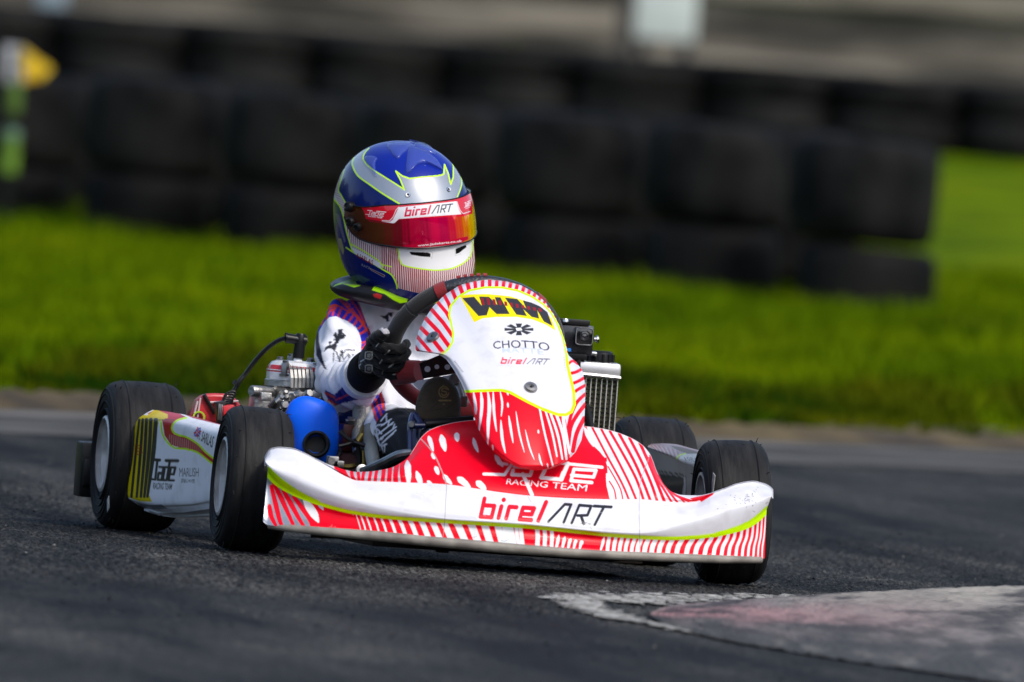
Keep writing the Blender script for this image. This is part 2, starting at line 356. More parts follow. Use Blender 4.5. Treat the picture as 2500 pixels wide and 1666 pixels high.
def road_material():
    m = bpy.data.materials.new('asphalt'); m.use_nodes = True; n = m.node_tree; b = n.nodes['Principled BSDF']; L = n.links.new
    tc = n.nodes.new('ShaderNodeTexCoord')
    def noise(sc, det=4, st=None, rot=0, rough=.6):
        t = n.nodes.new('ShaderNodeTexNoise'); t.inputs['Scale'].default_value = sc; t.inputs['Detail'].default_value = det; t.inputs['Roughness'].default_value = rough
        mp = n.nodes.new('ShaderNodeMapping'); mp.inputs['Rotation'].default_value = (0, 0, rot); mp.inputs['Scale'].default_value = st or (1, 1, 1)
        L(tc.outputs['Object'], mp.inputs[0]); L(mp.outputs[0], t.inputs['Vector']); return t
    def ramp(src, p0, c0, p1, c1):
        r = n.nodes.new('ShaderNodeValToRGB'); r.color_ramp.elements[0].position = p0; r.color_ramp.elements[1].position = p1
        r.color_ramp.elements[0].color = (*c0, 1); r.color_ramp.elements[1].color = (*c1, 1); L(src, r.inputs[0]); return r
    def mix(kind, f, a, bb):
        x = n.nodes.new('ShaderNodeMixRGB'); x.blend_type = kind
        if isinstance(f, float): x.inputs[0].default_value = f
        else: L(f, x.inputs[0])
        L(a, x.inputs[1]); L(bb, x.inputs[2]); return x.outputs[0]
    g = noise(95, 5, None, 0, .8); big = noise(1.3, 5); 
    streak = noise(1.0, 4, (.35, 2.6, 1), -1.0)       # rubber laid along the racing line
    base = ramp(g.outputs[0], .46, (.0048, .0049, .0049), .65, (.15, .15, .143)).outputs[0]
    c = mix('MULTIPLY', 1.0, base, ramp(big.outputs[0], .32, (.50, .52, .56), .68, (1.25, 1.23, 1.20)).outputs[0])
    c = mix('MULTIPLY', 1.0, c, ramp(streak.outputs[0], .38, (.34, .35, .38), .62, (1.3, 1.28, 1.22)).outputs[0])
    L(c, b.inputs['Base Color'])
    b.inputs['Specular IOR Level'].default_value = .05; rr = ramp(g.outputs[0], .3, (.5,)*3, .7, (.85,)*3); L(rr.outputs[0], b.inputs['Roughness'])
    v = n.nodes.new('ShaderNodeTexVoronoi'); v.inputs['Scale'].default_value = 150; L(tc.outputs['Object'], v.inputs['Vector'])
    q = n.nodes.new('ShaderNodeBump'); q.inputs['Strength'].default_value = .9; q.inputs['Distance'].default_value = .004
    L(v.outputs['Distance'], q.inputs['Height']); L(q.outputs[0], b.inputs['Normal']); return m
def grass_material(name, blade=False):
    m = bpy.data.materials.new(name); m.use_nodes = True; n = m.node_tree; b = n.nodes['Principled BSDF']; L = n.links.new
    tc = n.nodes.new('ShaderNodeTexCoord'); src = None
    def noise(sc, det=4):
        t = n.nodes.new('ShaderNodeTexNoise'); t.inputs['Scale'].default_value = sc; t.inputs['Detail'].default_value = det; L(tc.outputs['Object'], t.inputs['Vector']); return t
    a = noise(1.6, 5); r = n.nodes.new('ShaderNodeValToRGB'); e = r.color_ramp.elements
    e[0].position = .30; e[0].color = (.018, .055, .0003, 1); e[1].position = .72; e[1].color = (.15, .195, .0003, 1)
    x = r.color_ramp.elements.new(.5); x.color = (.085, .140, .0003, 1); L(a.outputs[0], r.inputs[0])
    c = noise(.7, 3); r2 = n.nodes.new('ShaderNodeValToRGB'); r2.color_ramp.elements[0].position = .60; r2.color_ramp.elements[1].position = .78
    r2.color_ramp.elements[0].color = (0, 0, 0, 1); r2.color_ramp.elements[1].color = (.5, .5, .5, 1); L(c.outputs[0], r2.inputs[0])
    mx = n.nodes.new('ShaderNodeMixRGB'); L(r2.outputs[0], mx.inputs[0]); L(r.outputs[0], mx.inputs[1]); mx.inputs[2].default_value = (.15, .15, .005, 1)
    L(mx.outputs[0], b.inputs['Base Color']); b.inputs['Roughness'].default_value = .9; b.inputs['Specular IOR Level'].default_value = .03
    return m
M_road = road_material(); M_grass = grass_material('grass_turf')
P, Wd, La = ground_mesh()
Q = gridq(*Wd.shape)
me = npmesh('ground', P.reshape(-1, 3), Q); o = link('ground', me, [M_road, M_grass]); tag(o, kind='structure')
fw_ = Wd.reshape(-1)[Q].mean(1); fl_ = La.reshape(-1)[Q].mean(1)
me.polygons.foreach_set('material_index', (fw_ > np.clip(edge_w(fl_), 4, 22)+.1).astype(np.int32)); me.update()
# the ragged strip of earth and dead grass along the road edge, and the pale edge line
lat = np.linspace(-7, 7, 500); ew = np.clip(edge_w(lat), 4, 22)
def strip(name, a, b, dz, material, rag=0, nw=6, hump=0):
    wv = np.linspace(0, 1, nw); j = np.cumsum(rng.normal(0, 1, lat.size)); j = (j-np.linspace(j[0], j[-1], lat.size)); j = j/abs(j).max()*rag
    A = ew+a; B = ew+b+j; Wm = A[:, None]+(B-A)[:, None]*wv; Lm = np.repeat(lat[:, None], nw, 1); X, Y = xy_at(Wm, Lm)
    Z = gz(Wm, Lm)+dz+hump*np.sin(wv*math.pi)[None]*(1+.5*rng.random((lat.size, nw))); return surf(name, np.stack([X, Y, Z], -1), material)
M_earth = mat('earth', (.030, .020, .008), .9, col2=(.12, .085, .030), vscale=3.5, bump=1, bscale=20)
tag(strip('verge', .05, .45, .008, M_earth, .7, 8, .03), kind='structure')
M_line = mat('worn_edge_concrete', (.085, .083, .080), .9, col2=(.20, .19, .175), vscale=3, bump=.5, spec=.04)
M_sh = mat('dusty_asphalt', (.055, .055, .054), .9, col2=(.105, .104, .100), vscale=2.5, bump=.6, bscale=90, spec=.04)
tag(strip('road_shoulder', -1.7, -.40, .003, M_sh, .5, 6), kind='structure')
o = strip('edge_line', -.42, .06, .006, M_line, .03, 4); tag(o, kind='structure')
# kerb: low worn hump at the apex, in front of the kart
kp = [ground_pt(*p) for p in [(1585, 1503), (1640, 1484), (1760, 1474), (1900, 1463), (2060, 1452), (2300, 1440), (2560, 1432), (2800, 1425)]]
kq = [ground_pt(*p) for p in [(1588, 1512), (1640, 1535), (1760, 1566), (1900, 1590), (2060, 1616), (2300, 1650), (2560, 1690), (2800, 1720)]]
A = spline(kp, 120); B = spline(kq, 120); nw = 40; tt = np.linspace(0, 1, nw)
S_ = A[:, None]*(1-tt)[None, :, None]+B[:, None]*tt[None, :, None]
ramp_ = np.clip(np.linspace(0, 1, 120)*3.2, 0, 1)[:, None]
S_[..., 2] += (np.sin(tt*math.pi)**.7)[None]*.013*ramp_ + .003 + .0015*rng.random((120, nw))
def vnoise(x, y, seed=0):
    g_ = np.random.default_rng(seed).random((64, 64)); xi = np.floor(x).astype(int); yi = np.floor(y).astype(int); fx = x-xi; fy = y-yi; fx = fx*fx*(3-2*fx); fy = fy*fy*(3-2*fy)
    q = lambda a, c: g_[a % 64, c % 64]; return (q(xi, yi)*(1-fx)+q(xi+1, yi)*fx)*(1-fy)+(q(xi, yi+1)*(1-fx)+q(xi+1, yi+1)*fx)*fy
def fbm(x, y, seed=0, o=4): return sum(vnoise(x*2**k, y*2**k, seed+k)/2**k for k in range(o))/sum(1/2**k for k in range(o))
NK, MK = 700, 160; S_ = np.stack([spline(S_[:, j], NK) for j in range(nw)], 1); S_ = np.stack([spline(S_[i], MK) for i in range(NK)], 0)
s1 = np.linspace(0, 1, NK)[:, None]+np.zeros((1, MK)); t1_ = np.zeros((NK, 1))+np.linspace(0, 1, MK)[None]
nA = fbm(s1*9, t1_*7, 3, 5); nB = fbm(s1*30, t1_*16, 9, 4); nC = fbm(s1*90, t1_*40, 17, 3)
base_ = np.array([.135, .122, .118])[None, None]*(.6+1.0*nB)[..., None]
tan = np.array([.36, .33, .28]); red_ = np.array([.40, .20, .20]); drk = np.array([.030, .029, .034])
wt = np.clip((s1-.34)*2.6, 0, 1)*np.clip(1.15-t1_*1.5, 0, 1)*(.35+nB); base_ = base_*(1-wt[..., None])+tan*wt[..., None]
wr_ = np.exp(-((t1_-.45-.12*nA)/.26)**2)*np.clip(1.35-s1*1.7, 0, 1)*np.clip((nA-.26)*3.2, 0, 1)*.85; base_ = base_*(1-wr_[..., None])+red_*(.6+.8*nC)[..., None]*wr_[..., None]
wd2 = np.clip((fbm(s1*7+5, t1_*6, 31, 4)-.50)*6, 0, 1)*.8; base_ = base_*(1-wd2[..., None])+drk*wd2[..., None]
we_ = np.exp(-((t1_-.97)/.05)**2)*.8*(nB > .45); base_ = base_*(1-we_[..., None])+np.array([.26, .25, .22])*we_[..., None]
fade = np.clip(np.minimum(t1_/.04, (1-t1_)/.55+(nB-.5)*1.2*(t1_ < .98)), 0, 1)*np.clip(s1/.03, 0, 1); base_ = base_*fade[..., None]+np.array([.06, .06, .058])*(1-fade[..., None])
S_[..., 2] += (nC-.5)*.004
M_kerb = paintmat('worn_kerb_paint', rough=.8, coat=0, bump=.8, bscale=140, dirt=.3)
tag(surf('kerb', S_, M_kerb, None, np.concatenate([base_.reshape(-1, 3), np.zeros((NK*MK, 1))], 1)), kind='structure')
# worn white paint round the kerb toe: hundreds of surviving flakes on the asphalt
M_wp = mat('worn_white_paint', (.34, .33, .30), .7, col2=(.62, .60, .54), vscale=30, bump=.6, bscale=200, spec=.2)
lo_ = spline([ground_pt(*p) for p in [(2060, 1460), (1900, 1457), (1700, 1455), (1500, 1453), (1390, 1455), (1348, 1462), (1380, 1482), (1440, 1503), (1560, 1526), (1680, 1548), (1790, 1564)]], 160)
hi_ = spline([ground_pt(*p) for p in [(2060, 1468), (1900, 1470), (1720, 1474), (1600, 1480), (1520, 1474), (1450, 1474), (1480, 1490), (1530, 1508), (1600, 1526), (1690, 1544), (1790, 1560)]], 160)
fl = MB()
for k in range(1700):
    s_ = rng.random(); t_ = np.clip(rng.normal(.5, .26), -.1, 1.1); ii = int(s_*159)
    if s_ > .72 and rng.random() < (s_-.72)*2.6: continue
    if s_ < .2 and rng.random() < (.2-s_)*3: continue
    c_ = lo_[ii]*(1-t_)+hi_[ii]*t_; r0 = .004+.013*rng.random()**2; m_ = 7; a0 = rng.random()*6; rr_ = r0*(.5+rng.random(m_)); zz_ = float(road_z(depth_xy(c_[0], c_[1])))+.0028+.0012*rng.random()
    fl.add([(c_[0]+rr_[q_]*1.5*math.cos(a0+q_*math.tau/m_), c_[1]+rr_[q_]*math.sin(a0+q_*math.tau/m_), zz_+.001*rng.random()) for q_ in range(m_)], [tuple(range(m_))])
tag(fl.build('worn_paint_line', M_wp, smooth=False), kind='structure')
# rubber crumbs and grit lying off the racing line
cr = MB()
for k in range(1500):
    wd_ = rng.uniform(-4.5, 4.0); la_ = rng.uniform(-1.3, 1.3); x_, y_ = xy_at(wd_, la_); r0 = .0009+.0022*rng.random()**4; z_ = float(road_z(wd_))+r0*.5+.0008
    V = [(x_+r0*rng.normal(1, .2), y_, z_), (x_-r0*rng.normal(1, .2), y_, z_), (x_, y_+r0*1.3, z_), (x_, y_-r0*1.3, z_), (x_, y_, z_+r0), (x_, y_, z_-r0)]
    cr.add(V, [(0, 2, 4), (2, 1, 4), (1, 3, 4), (3, 0, 4), (2, 0, 5), (1, 2, 5), (3, 1, 5), (0, 3, 5)], 0 if rng.random() < .75 else 1)
tag(cr.build('track_grit', [M_black, mat('pale_grit', (.17, .165, .155), .9)], smooth=False), 'fine grit and rubber crumbs scattered on the asphalt', 'grit', kind='stuff')
# grass blades: one mesh on the bank (nobody could count it)
def blades(n_, near, tall=1., spread=None):
    lt = rng.uniform(-3.2, 3.2, n_)
    e = np.clip(edge_w(lt), 4, 22); wd = e+.35+ (rng.random(n_)**near)*((32-e) if spread is None else spread)
    sp = 1+(wd+25)/60; lt = lt*.9*sp*.7
    e = np.clip(edge_w(lt), 4, 22); ok = (wd > e+(.3 if spread is None else .15+.25*rng.random(n_))) & (True if spread is None else (np.sin(lt*7)+np.sin(lt*3.1+1)+np.sin(lt*17)*.6 > -1.3)); lt, wd = lt[ok], wd[ok]; n_ = lt.size
    X, Y = xy_at(wd, lt); Z = gz(wd, lt); B = np.stack([X, Y, Z], -1)
    cl = .5+.5*np.sin(X*2.1+Y*3.3)*np.sin(X*1.3-Y*2.7+1)
    h = tall*(.03+.07*cl*rng.random(n_))*(1+.3*rng.random(n_)); a = rng.uniform(0, math.tau, n_); wv = .006+.006*rng.random(n_)
    D = np.stack([np.cos(a), np.sin(a), 0*a], -1); lean = np.stack([rng.normal(0, .4, n_)*h, rng.normal(0, .4, n_)*h, h], -1)
    V = np.stack([B-D*wv[:, None], B+D*wv[:, None], B+lean], 1).reshape(-1, 3)
    return V, np.arange(len(V)).reshape(-1, 3)
V, F = blades(150000, 1.6)
me = npmesh('grass', V, F); o = link('grass', me, grass_material('grass_blades')); tag(o, 'rough green grass on the bank between road and tyre wall', 'grass', kind='stuff')
V, F = blades(80000, 1.3, 1.35, 3.2)  # taller tufts, coloured darker to stand in for shade between the clumps
me = npmesh('long_grass_shaded', V, F); o = link('long_grass_shaded', me, mat('long_grass_shaded', (.008, .034, .0005), .9, col2=(.080, .090, .001), vscale=1.6, spec=.03)); tag(o, 'longer grass and dead tufts along the asphalt edge, shade painted into the green', 'grass', kind='stuff')
# ------------------------------------------------------------------ tyre barriers
M_bt = mat('barrier_tyre_rubber', (.0015, .0017, .0020), .7, col2=(.014, .0138, .0135), vscale=4, bump=.4, bscale=15, spec=.10)
M_bt2 = mat('dusty_tyre_rubber', (.003, .0032, .0035), .7, col2=(.011, .0105, .010), vscale=3, bump=.4, bscale=15, spec=.10)
def tyre_proto(R, T, m, name='barrier_tyre'):
    """tyre lying flat: bulged tread outside, open middle"""
    mb = MB(); r = R*.56
    pr = [(r, T*.12), (r*1.02, T*.03), (R*.75, 0), (R*.92, T*.03), (R*.985, T*.12), (R, T*.3), (R*1.004, T*.5), (R, T*.7), (R*.985, T*.88), (R*.92, T*.97), (R*.75, T), (r*1.02, T*.97), (r, T*.88), (R*.7, T*.8), (R*.9, T*.6), (R*.9, T*.4), (R*.7, T*.2), (r, T*.12)]
    mb.lathe(pr, n=48)
    for k in (.36, .5, .64): mb.lathe([(R*1.0, T*(k-.01)), (R*1.008, T*k), (R*1.0, T*(k+.01))], n=48)
    me = mb.build(name, m, angle=50).data
    o = COL.objects[-1]; return o
def place(proto, used, wd, la, z, tilt, name, label, group, rotz):
    o = proto if not used[0] else proto.copy()
    if used[0]: COL.objects.link(o)
    used[0] = True; x, y = xy_at(wd, la); o.location = (x, y, z); o.rotation_euler = (tilt[0], tilt[1], rotz)
    o.name = 'barrier_tyre'; tag(o, label, 'tyre', group); return o
def px_to(wd, u, v):
    """lateral and height of a pixel at a distance behind the kart"""
    x = -wd*ca; 
    for _ in range(8):
        p = U(u, v, x); d = depth_xy(p[0], p[1]); x = x-(wd-d)*.97
    p = U(u, v, x); return p[0]*sa+p[1]*ca, p[2]
order = ['far left', 'second from left', 'third from left', 'middle', 'third from right', 'second from right', 'far right']
bounds = [(-120, 205), (215, 552), (556, 880), (884, 1222), (1226, 1579), (1583, 1930), (1938, 2297)]
tops = [172, 186, 222, 250, 272, 302, 338]; 
protoU = tyre_proto(.30, .42, M_bt); uu = [False]; protoL = tyre_proto(.29, .29, M_bt2); ul = [False]
for i, ((a, b), tp) in enumerate(zip(bounds, tops)):
    wd = FPX*.6/(b-a+8)-25; wd = min(max(wd, 27.5), 36) if i else 31
    wd = 31.5-i*.75
    la, zt = px_to(wd, (a+b)/2, tp); s = (b-a)/FPX*(wd+25)/.6
    p = place(protoU, uu, wd, la, zt-.42*s*1.02, (random.uniform(-.02, .02), .03, 0), 'barrier_tyre', 'large black tyre, upper layer of the front barrier, '+order[i], 'upper tyres of the front barrier', random.uniform(0, 6)); p.scale = (s, s, s)
    dl = random.uniform(-.02, .02)
    if i == 6: dl = .03
    p = place(protoL, ul, wd-.02, la+dl, zt-.42*s*1.02-.29*s-.012, (random.uniform(-.03, .03), .03, 0), 'barrier_tyre', 'dusty tyre in the grass, lower layer of the front barrier, '+order[i], 'lower tyres of the front barrier', random.uniform(0, 6)); p.scale = (s*.97, s*.97, s)
protoB = tyre_proto(.30, .30, M_bt); ub = [False]
for i in range(6):
    b_ = bounds[i][1]+2; wd = 31.9-i*.75+.35; la, zt = px_to(wd, b_-6, tops[i]+18)
    for k in range(2):
        place(protoB, ub, wd, la, zt-.3*(k+1), (0, .03, 0), 'barrier_tyre', ('upper' if k == 0 else 'lower')+' tyre behind the front barrier, in the gap right of the '+order[i]+' tyre', 'tyres behind the front barrier', random.uniform(0, 6))
protoF = tyre_proto(.335, .190, M_bt); uf = [False]
fo = ['leftmost', 'second from left', 'third from left', 'fourth from left', 'fifth from left', 'fourth from right', 'third from right', 'second from right', 'rightmost']
wd = WF
for i in range(9):
    uc = -20+i*316; vt = 6+uc*.081+(6 if i % 2 else 0)
    la, zt = px_to(wd, uc, vt)
    for k in range(3 if i < 7 else 2):
        place(protoF, uf, wd-(.03 if k else 0), la, zt-.192*(k+1), (0, 0, 0), 'barrier_tyre', (('top', 'middle', 'bottom') if i < 7 else ('top', 'bottom'))[k]+' tyre of the far barrier below the grey wall, '+fo[i], 'tyres of the far barrier', random.uniform(0, 6))
for i in range(9):
    uc = 138+i*316; la, zt = px_to(WF+.60, uc, 8+uc*.081)
    for k in range(2): place(protoF, uf, WF+.60, la, zt-.192*(k+1), (0, 0, 0), 'barrier_tyre', ('upper', 'lower')[k]+' tyre against the wall, behind the far barrier right of its '+fo[i]+' tyre', 'tyres against the wall', random.uniform(0, 6))
# far weathered wall behind
M_wall = bpy.data.materials.new('weathered_concrete'); M_wall.use_nodes = True; n = M_wall.node_tree; b = n.nodes['Principled BSDF']; L = n.links.new
tc = n.nodes.new('ShaderNodeTexCoord'); mp = n.nodes.new('ShaderNodeMapping'); mp.inputs['Scale'].default_value = (1, 1, 7); L(tc.outputs['Object'], mp.inputs[0])
t1 = n.nodes.new('ShaderNodeTexNoise'); t1.inputs['Scale'].default_value = .7; t1.inputs['Detail'].default_value = 5; L(mp.outputs[0], t1.inputs['Vector'])
r = n.nodes.new('ShaderNodeValToRGB'); r.color_ramp.elements[0].position = .40; r.color_ramp.elements[1].position = .62; r.color_ramp.elements[0].color = (.035, .032, .025, 1); r.color_ramp.elements[1].color = (.23, .205, .165, 1)
L(t1.outputs[0], r.inputs[0]); L(r.outputs[0], b.inputs['Base Color']); b.inputs['Roughness'].default_value = .85
wl = empty('concrete_wall'); tag(wl, 'weathered grey concrete wall of stacked beams behind the far tyres', 'wall')
wd = 46.5; x0, y0 = xy_at(wd, 0); la0, zc = px_to(wd, 1250, 100); wl.location = (x0, y0, 0); wl.rotation_euler = (0, 0, -AZ)
sl = 0.0
for k, (z0, z1, off) in enumerate([(zc-.75, zc+.02, 0), (zc+.03, zc+.30, .10), (zc+.31, zc+.75, .02), (zc+.76, zc+1.2, .12)]):
    for j in range(-4, 4):
        mb = MB(); mb.box((-off, j*3.0+1.5+(k % 2)*.7, (z0+z1)/2), (.25, 2.985, z1-z0), bev=.06); mb.build('beam', M_wall, wl)
# white marshal board and pale box in front of the wall
def board(name, u0, u1, v0, v1, wd, color, label, cat, post=True):
    la, z1 = px_to(wd, (u0+u1)/2, v0); la1, z0 = px_to(wd, (u0+u1)/2, v1); w_ = (u1-u0)/FPX*(wd+25); x, y = xy_at(wd, la)
    r_ = empty(name, (x, y, float(gz(wd, la))), (0, 0, -AZ)); tag(r_, label, cat); g0 = float(gz(wd, la))
    mb = MB(); mb.box((0, 0, (z0+z1)/2-g0), (.03, w_, z1-z0), bev=.2); mb.build('panel', mat(name+'_paint', color, .5, var=.06), r_)
    mb = MB(); mb.tube([(-.05, -w_*.36, 0), (-.05, -w_*.36, z1-g0)], .03); mb.tube([(-.05, w_*.36, 0), (-.05, w_*.36, z1-g0)], .03); mb.build('post', M_dark, r_)
    return r_
board('sign_board', 1558, 1708, -60, 98, 45.4, (.50, .56, .52), 'plain white board on two posts in front of the grey wall', 'sign')
board('small_sign', 92, 168, -40, 74, 45.4, (.20, .26, .30), 'small pale blue-grey panel on posts at the top left by the wall', 'sign')
mbp = MB(); la, z1 = px_to(45.4, 1535, -60); x, y = xy_at(45.4, la); g0 = float(gz(45.4, la)); mbp.box((0, 0, (z1-g0)/2), (.07, .07, z1-g0)); mbp.lathe([(.0, 0), (.05, 0), (.05, .03), (0, .05)], (0, 0, z1-g0), n=12)
o = mbp.build('fence_post', mat('post_dark', (.03, .028, .025), .8, var=.3)); o.location = (x, y, g0); tag(o, 'dark upright post to the left of the white board', 'post')
# padded green post with a yellow and white flag
wd = 30.2; x, y = xy_at(wd, px_to(wd, 30, 300)[0]); g0 = float(gz(wd, 0)); fp = empty('flag_post', (x, y, g0), (0, 0, -AZ)); tag(fp, 'post in green sleeves under a yellow and white flag at the far left', 'flag post')
zz = lambda v: px_to(wd, 30, v)[1]-g0
ax = lambda u: px_to(wd, u, 300)[0]-px_to(wd, 30, 300)[0]
M_g1 = mat('hi_vis_green', (.10, .20, .01), .6, var=.25, vscale=12); M_g2 = mat('pale_green', (.10, .19, .12), .6); M_y = mat('flag_yellow', (.75, .52, .01), .6, col2=(.55, .33, .0), vscale=9); M_fw = mat('flag_white', (.36, .37, .40), .6)
mb = MB(); mb.tube([(0, 0, 0), (0, 0, zz(125))], .014); mb.build('pole', M_black, fp)
mb = MB(); mb.lathe([(.02, zz(428)), (.035, zz(424)), (.037, zz(385)), (.033, zz(350)), (.036, zz(330)), (.02, zz(318))], n=20); mb.build('lower_sleeve', M_g1, fp)
mb = MB(); mb.lathe([(.02, zz(280)), (.03, zz(276)), (.032, zz(240)), (.028, zz(205)), (.02, zz(200))], n=20); mb.build('upper_sleeve', mat('sleeve_olive', (.06, .12, .005), .6, var=.3), fp)
mb = MB(); mb.lathe([(.0, zz(342)), (.034, zz(340)), (.0385, zz(330)), (.030, zz(316)), (0, zz(314))], n=20); mb.build('sleeve_cap', M_g2, fp)
def cloth(pts, m, name, amp=.012):
    A = np.array(pts); n1 = 16; g = np.linspace(0, 1, n1); P_ = []
    for s in g:
        row = []
        for t in g:
            p = (A[0]*(1-s)*(1-t)+A[1]*s*(1-t)+A[2]*s*t+A[3]*(1-s)*t); row.append((.01+amp*math.sin(s*7+t*2), ax(p[0]), zz(p[1])))
        P_.append(row)
    o = surf(name, np.array(P_), m, fp); so = o.modifiers.new('thick', 'SOLIDIFY'); so.thickness = .004
    return o
cloth([(-5, 112), (48, 114), (52, 200), (8, 205)], M_fw, 'white_flag'); cloth([(40, 112), (118, 162), (95, 190), (48, 202)], M_y, 'yellow_flag')

# belt of trees added out of frame, blocks low sky and its reflections
n1, n2 = 260, 26; an = np.linspace(0, math.tau, n1, endpoint=False); hh = 8.5+2.2*np.sin(an*9)+1.5*np.sin(an*23+1)+rng.random(n1)*1.5; R_ = 66+3*np.sin(an*11)+2*np.sin(an*31)
TP = []
for i in range(n2):
    f = i/(n2-1); r_ = R_-1.5*math.sin(f*math.pi)-2*f+rng.normal(0, .7, n1); TP.append(np.stack([r_*np.cos(an), r_*np.sin(an), -2.5+f*(hh+3.0)+rng.normal(0, .2, n1)], -1))
o = surf('sky_blocking_trees', np.array(TP), mat('sky_blocking_leaves', (.010, .020, .005), .95, col2=(.035, .055, .014), vscale=.6, spec=.02), cvv=True); tag(o, 'added belt of trees around the circuit, out of view, blocking low sky', 'trees', kind='stuff')
# ================================================================== THE KART
kart = empty('racing_kart', (0, 0, 0)); tag(kart, 'small red and white racing go-kart cornering on the asphalt, driver aboard', 'go-kart')
# ------------------------------------------------------------------ wheels
def make_wheel(R, W, loc, name, tyre_label=None, steer=0, lean=0, outer=1):
    """axis along local y; outer=+1: the dished outer face looks to +y"""
    wh = empty(name, loc, (lean, 0, steer)); wh.parent = kart
    h = W/2; rr = .0655
    pr = [(rr, -h*.80), (rr+.006, -h*.86), (R*.62, -h*.97), (R*.78, -h*1.02), (R*.90, -h*.98), (R*.955, -h*.86), (R*.982, -h*.70), (R*.995, -h*.4), (R, 0), (R*.995, h*.4), (R*.982, h*.70), (R*.955, h*.86), (R*.90, h*.98), (R*.78, h*1.02), (R*.62, h*.97), (rr+.006, h*.86), (rr, h*.80)]
    pr = [tuple(p) for p in spline(pr, 60)]
    mb = MB(); mb.lathe(pr, axis=(0, 1, 0), n=96)
    for s in (-1, 1):
        for q in (.60, .70, .80, .87): mb.lathe([(R*q-.0022, s*h*(.985 if q < .85 else .975)), (R*q, s*h*1.045 if q < .85 else s*h*1.03), (R*q+.0022, s*h*(.985 if q < .85 else .975))], axis=(0, 1, 0), n=64)
        mb.lathe([(R*.985, s*h*.62), (R*1.004, s*h*.60), (R*.99, s*h*.56)], axis=(0, 1, 0), n=96)
    # rubber flashing and picked-up shreds on the shoulders
    for k in range(26):
        a = random.uniform(0, math.tau); s = random.choice((-1, 1)); L_ = random.uniform(.003, .010); y = s*h*random.uniform(.74, .96)
        r0 = R*.965; p0 = np.array([math.cos(a)*r0, y, math.sin(a)*r0]); dr = np.array([math.cos(a), s*.5, math.sin(a)])+np.array([random.gauss(0, .5) for _ in range(3)])
        mb.tube([p0, p0+dr*L_*.5, p0+dr*L_+np.array([0, 0, -L_*.3])], [.0012, .0009, .0004], n=5)
    for a0 in range(0, 360, 60):
        for yy in (-h*.25, h*.25):
            a = math.radians(a0+12); c = np.array([math.cos(a), 0, math.sin(a)])
            mb.lathe([(.0, -.0005), (.0028, .0002), (.0028, .0006), (0, .0006)], c*R*1.0+np.array([0, yy, 0]), axis=tuple(c), n=8, m=1)
    mb.build('tyre', [M_tyre, M_blackmat], wh, angle=60)
    rm = MB(); o_ = outer
    prof = [(.0665, .93), (.0715, .90), (.0725, .86), (.069, .82), (.063, .79), (.0575, .55), (.052, .34), (.030, .30), (.030, .20), (.050, .18), (.060, -.6), (.064, -.78), (.0715, -.86), (.0715, -.92), (.066, -.93)]
    rm.lathe([(r, o_*q*h*1.11) for r, q in prof], axis=(0, 1, 0), n=64)
    for k in range(3):
        a = math.tau*k/3+.5; rm.lathe([(0, 0), (.006, 0), (.006, .008), (0, .008)], (math.cos(a)*.040, o_*h*.32, math.sin(a)*.040), axis=(0, o_, 0), n=10, m=1)
    rm.build('rim', [M_rim, M_dark], wh, angle=40)
    hb = MB(); hb.lathe([(0, .03), (.016, .03), (.018, .024), (.018, -.05), (.02, -.055)], (0, 0, 0), axis=(0, o_, 0), n=24); hb.lathe([(.019, .0), (.024, .004), (.019, .008)], (0, o_*.012, 0), axis=(0, o_, 0), n=24, m=1)
    hb.build('hub', [M_dark, M_gold], wh)
    vb = MB(); vb.tube([(.045, o_*h*.1, .035), (.048, o_*h*.55, .038)], .004, n=8); vb.build('valve', M_black, wh)
    return wh
M_tyre = mat('slick_rubber', (.007, .007, .0075), .68, col2=(.021, .0205, .020), vscale=60, bump=.5, bscale=110, stretch=(.22, 1, .22), spec=.24, detail=8)
M_rim = mat('cast_rim', (.58, .57, .55), .42, .25, var=.22, vscale=30, bump=.15, bscale=200); M_gold = mat('yellow_anodised', (.55, .48, .02), .35, .6)
make_wheel(.140, .136, (-.475, -.492, .140), 'rear_wheel', outer=-1)
make_wheel(.140, .136, (-.475, .488, .140), 'rear_wheel', outer=1)
STEER = -.03
make_wheel(.131, .112, (.475, -.445, .131), 'front_wheel', steer=STEER, lean=-.03, outer=-1)
make_wheel(.131, .112, (.475, .443, .131), 'front_wheel', steer=STEER-.03, lean=.05, outer=1)
def at_y(u, v, y):
    x = 0.
    for _ in range(30): x += (U(u, v, x)[1]-y)/.2*.7
    return U(u, v, x)
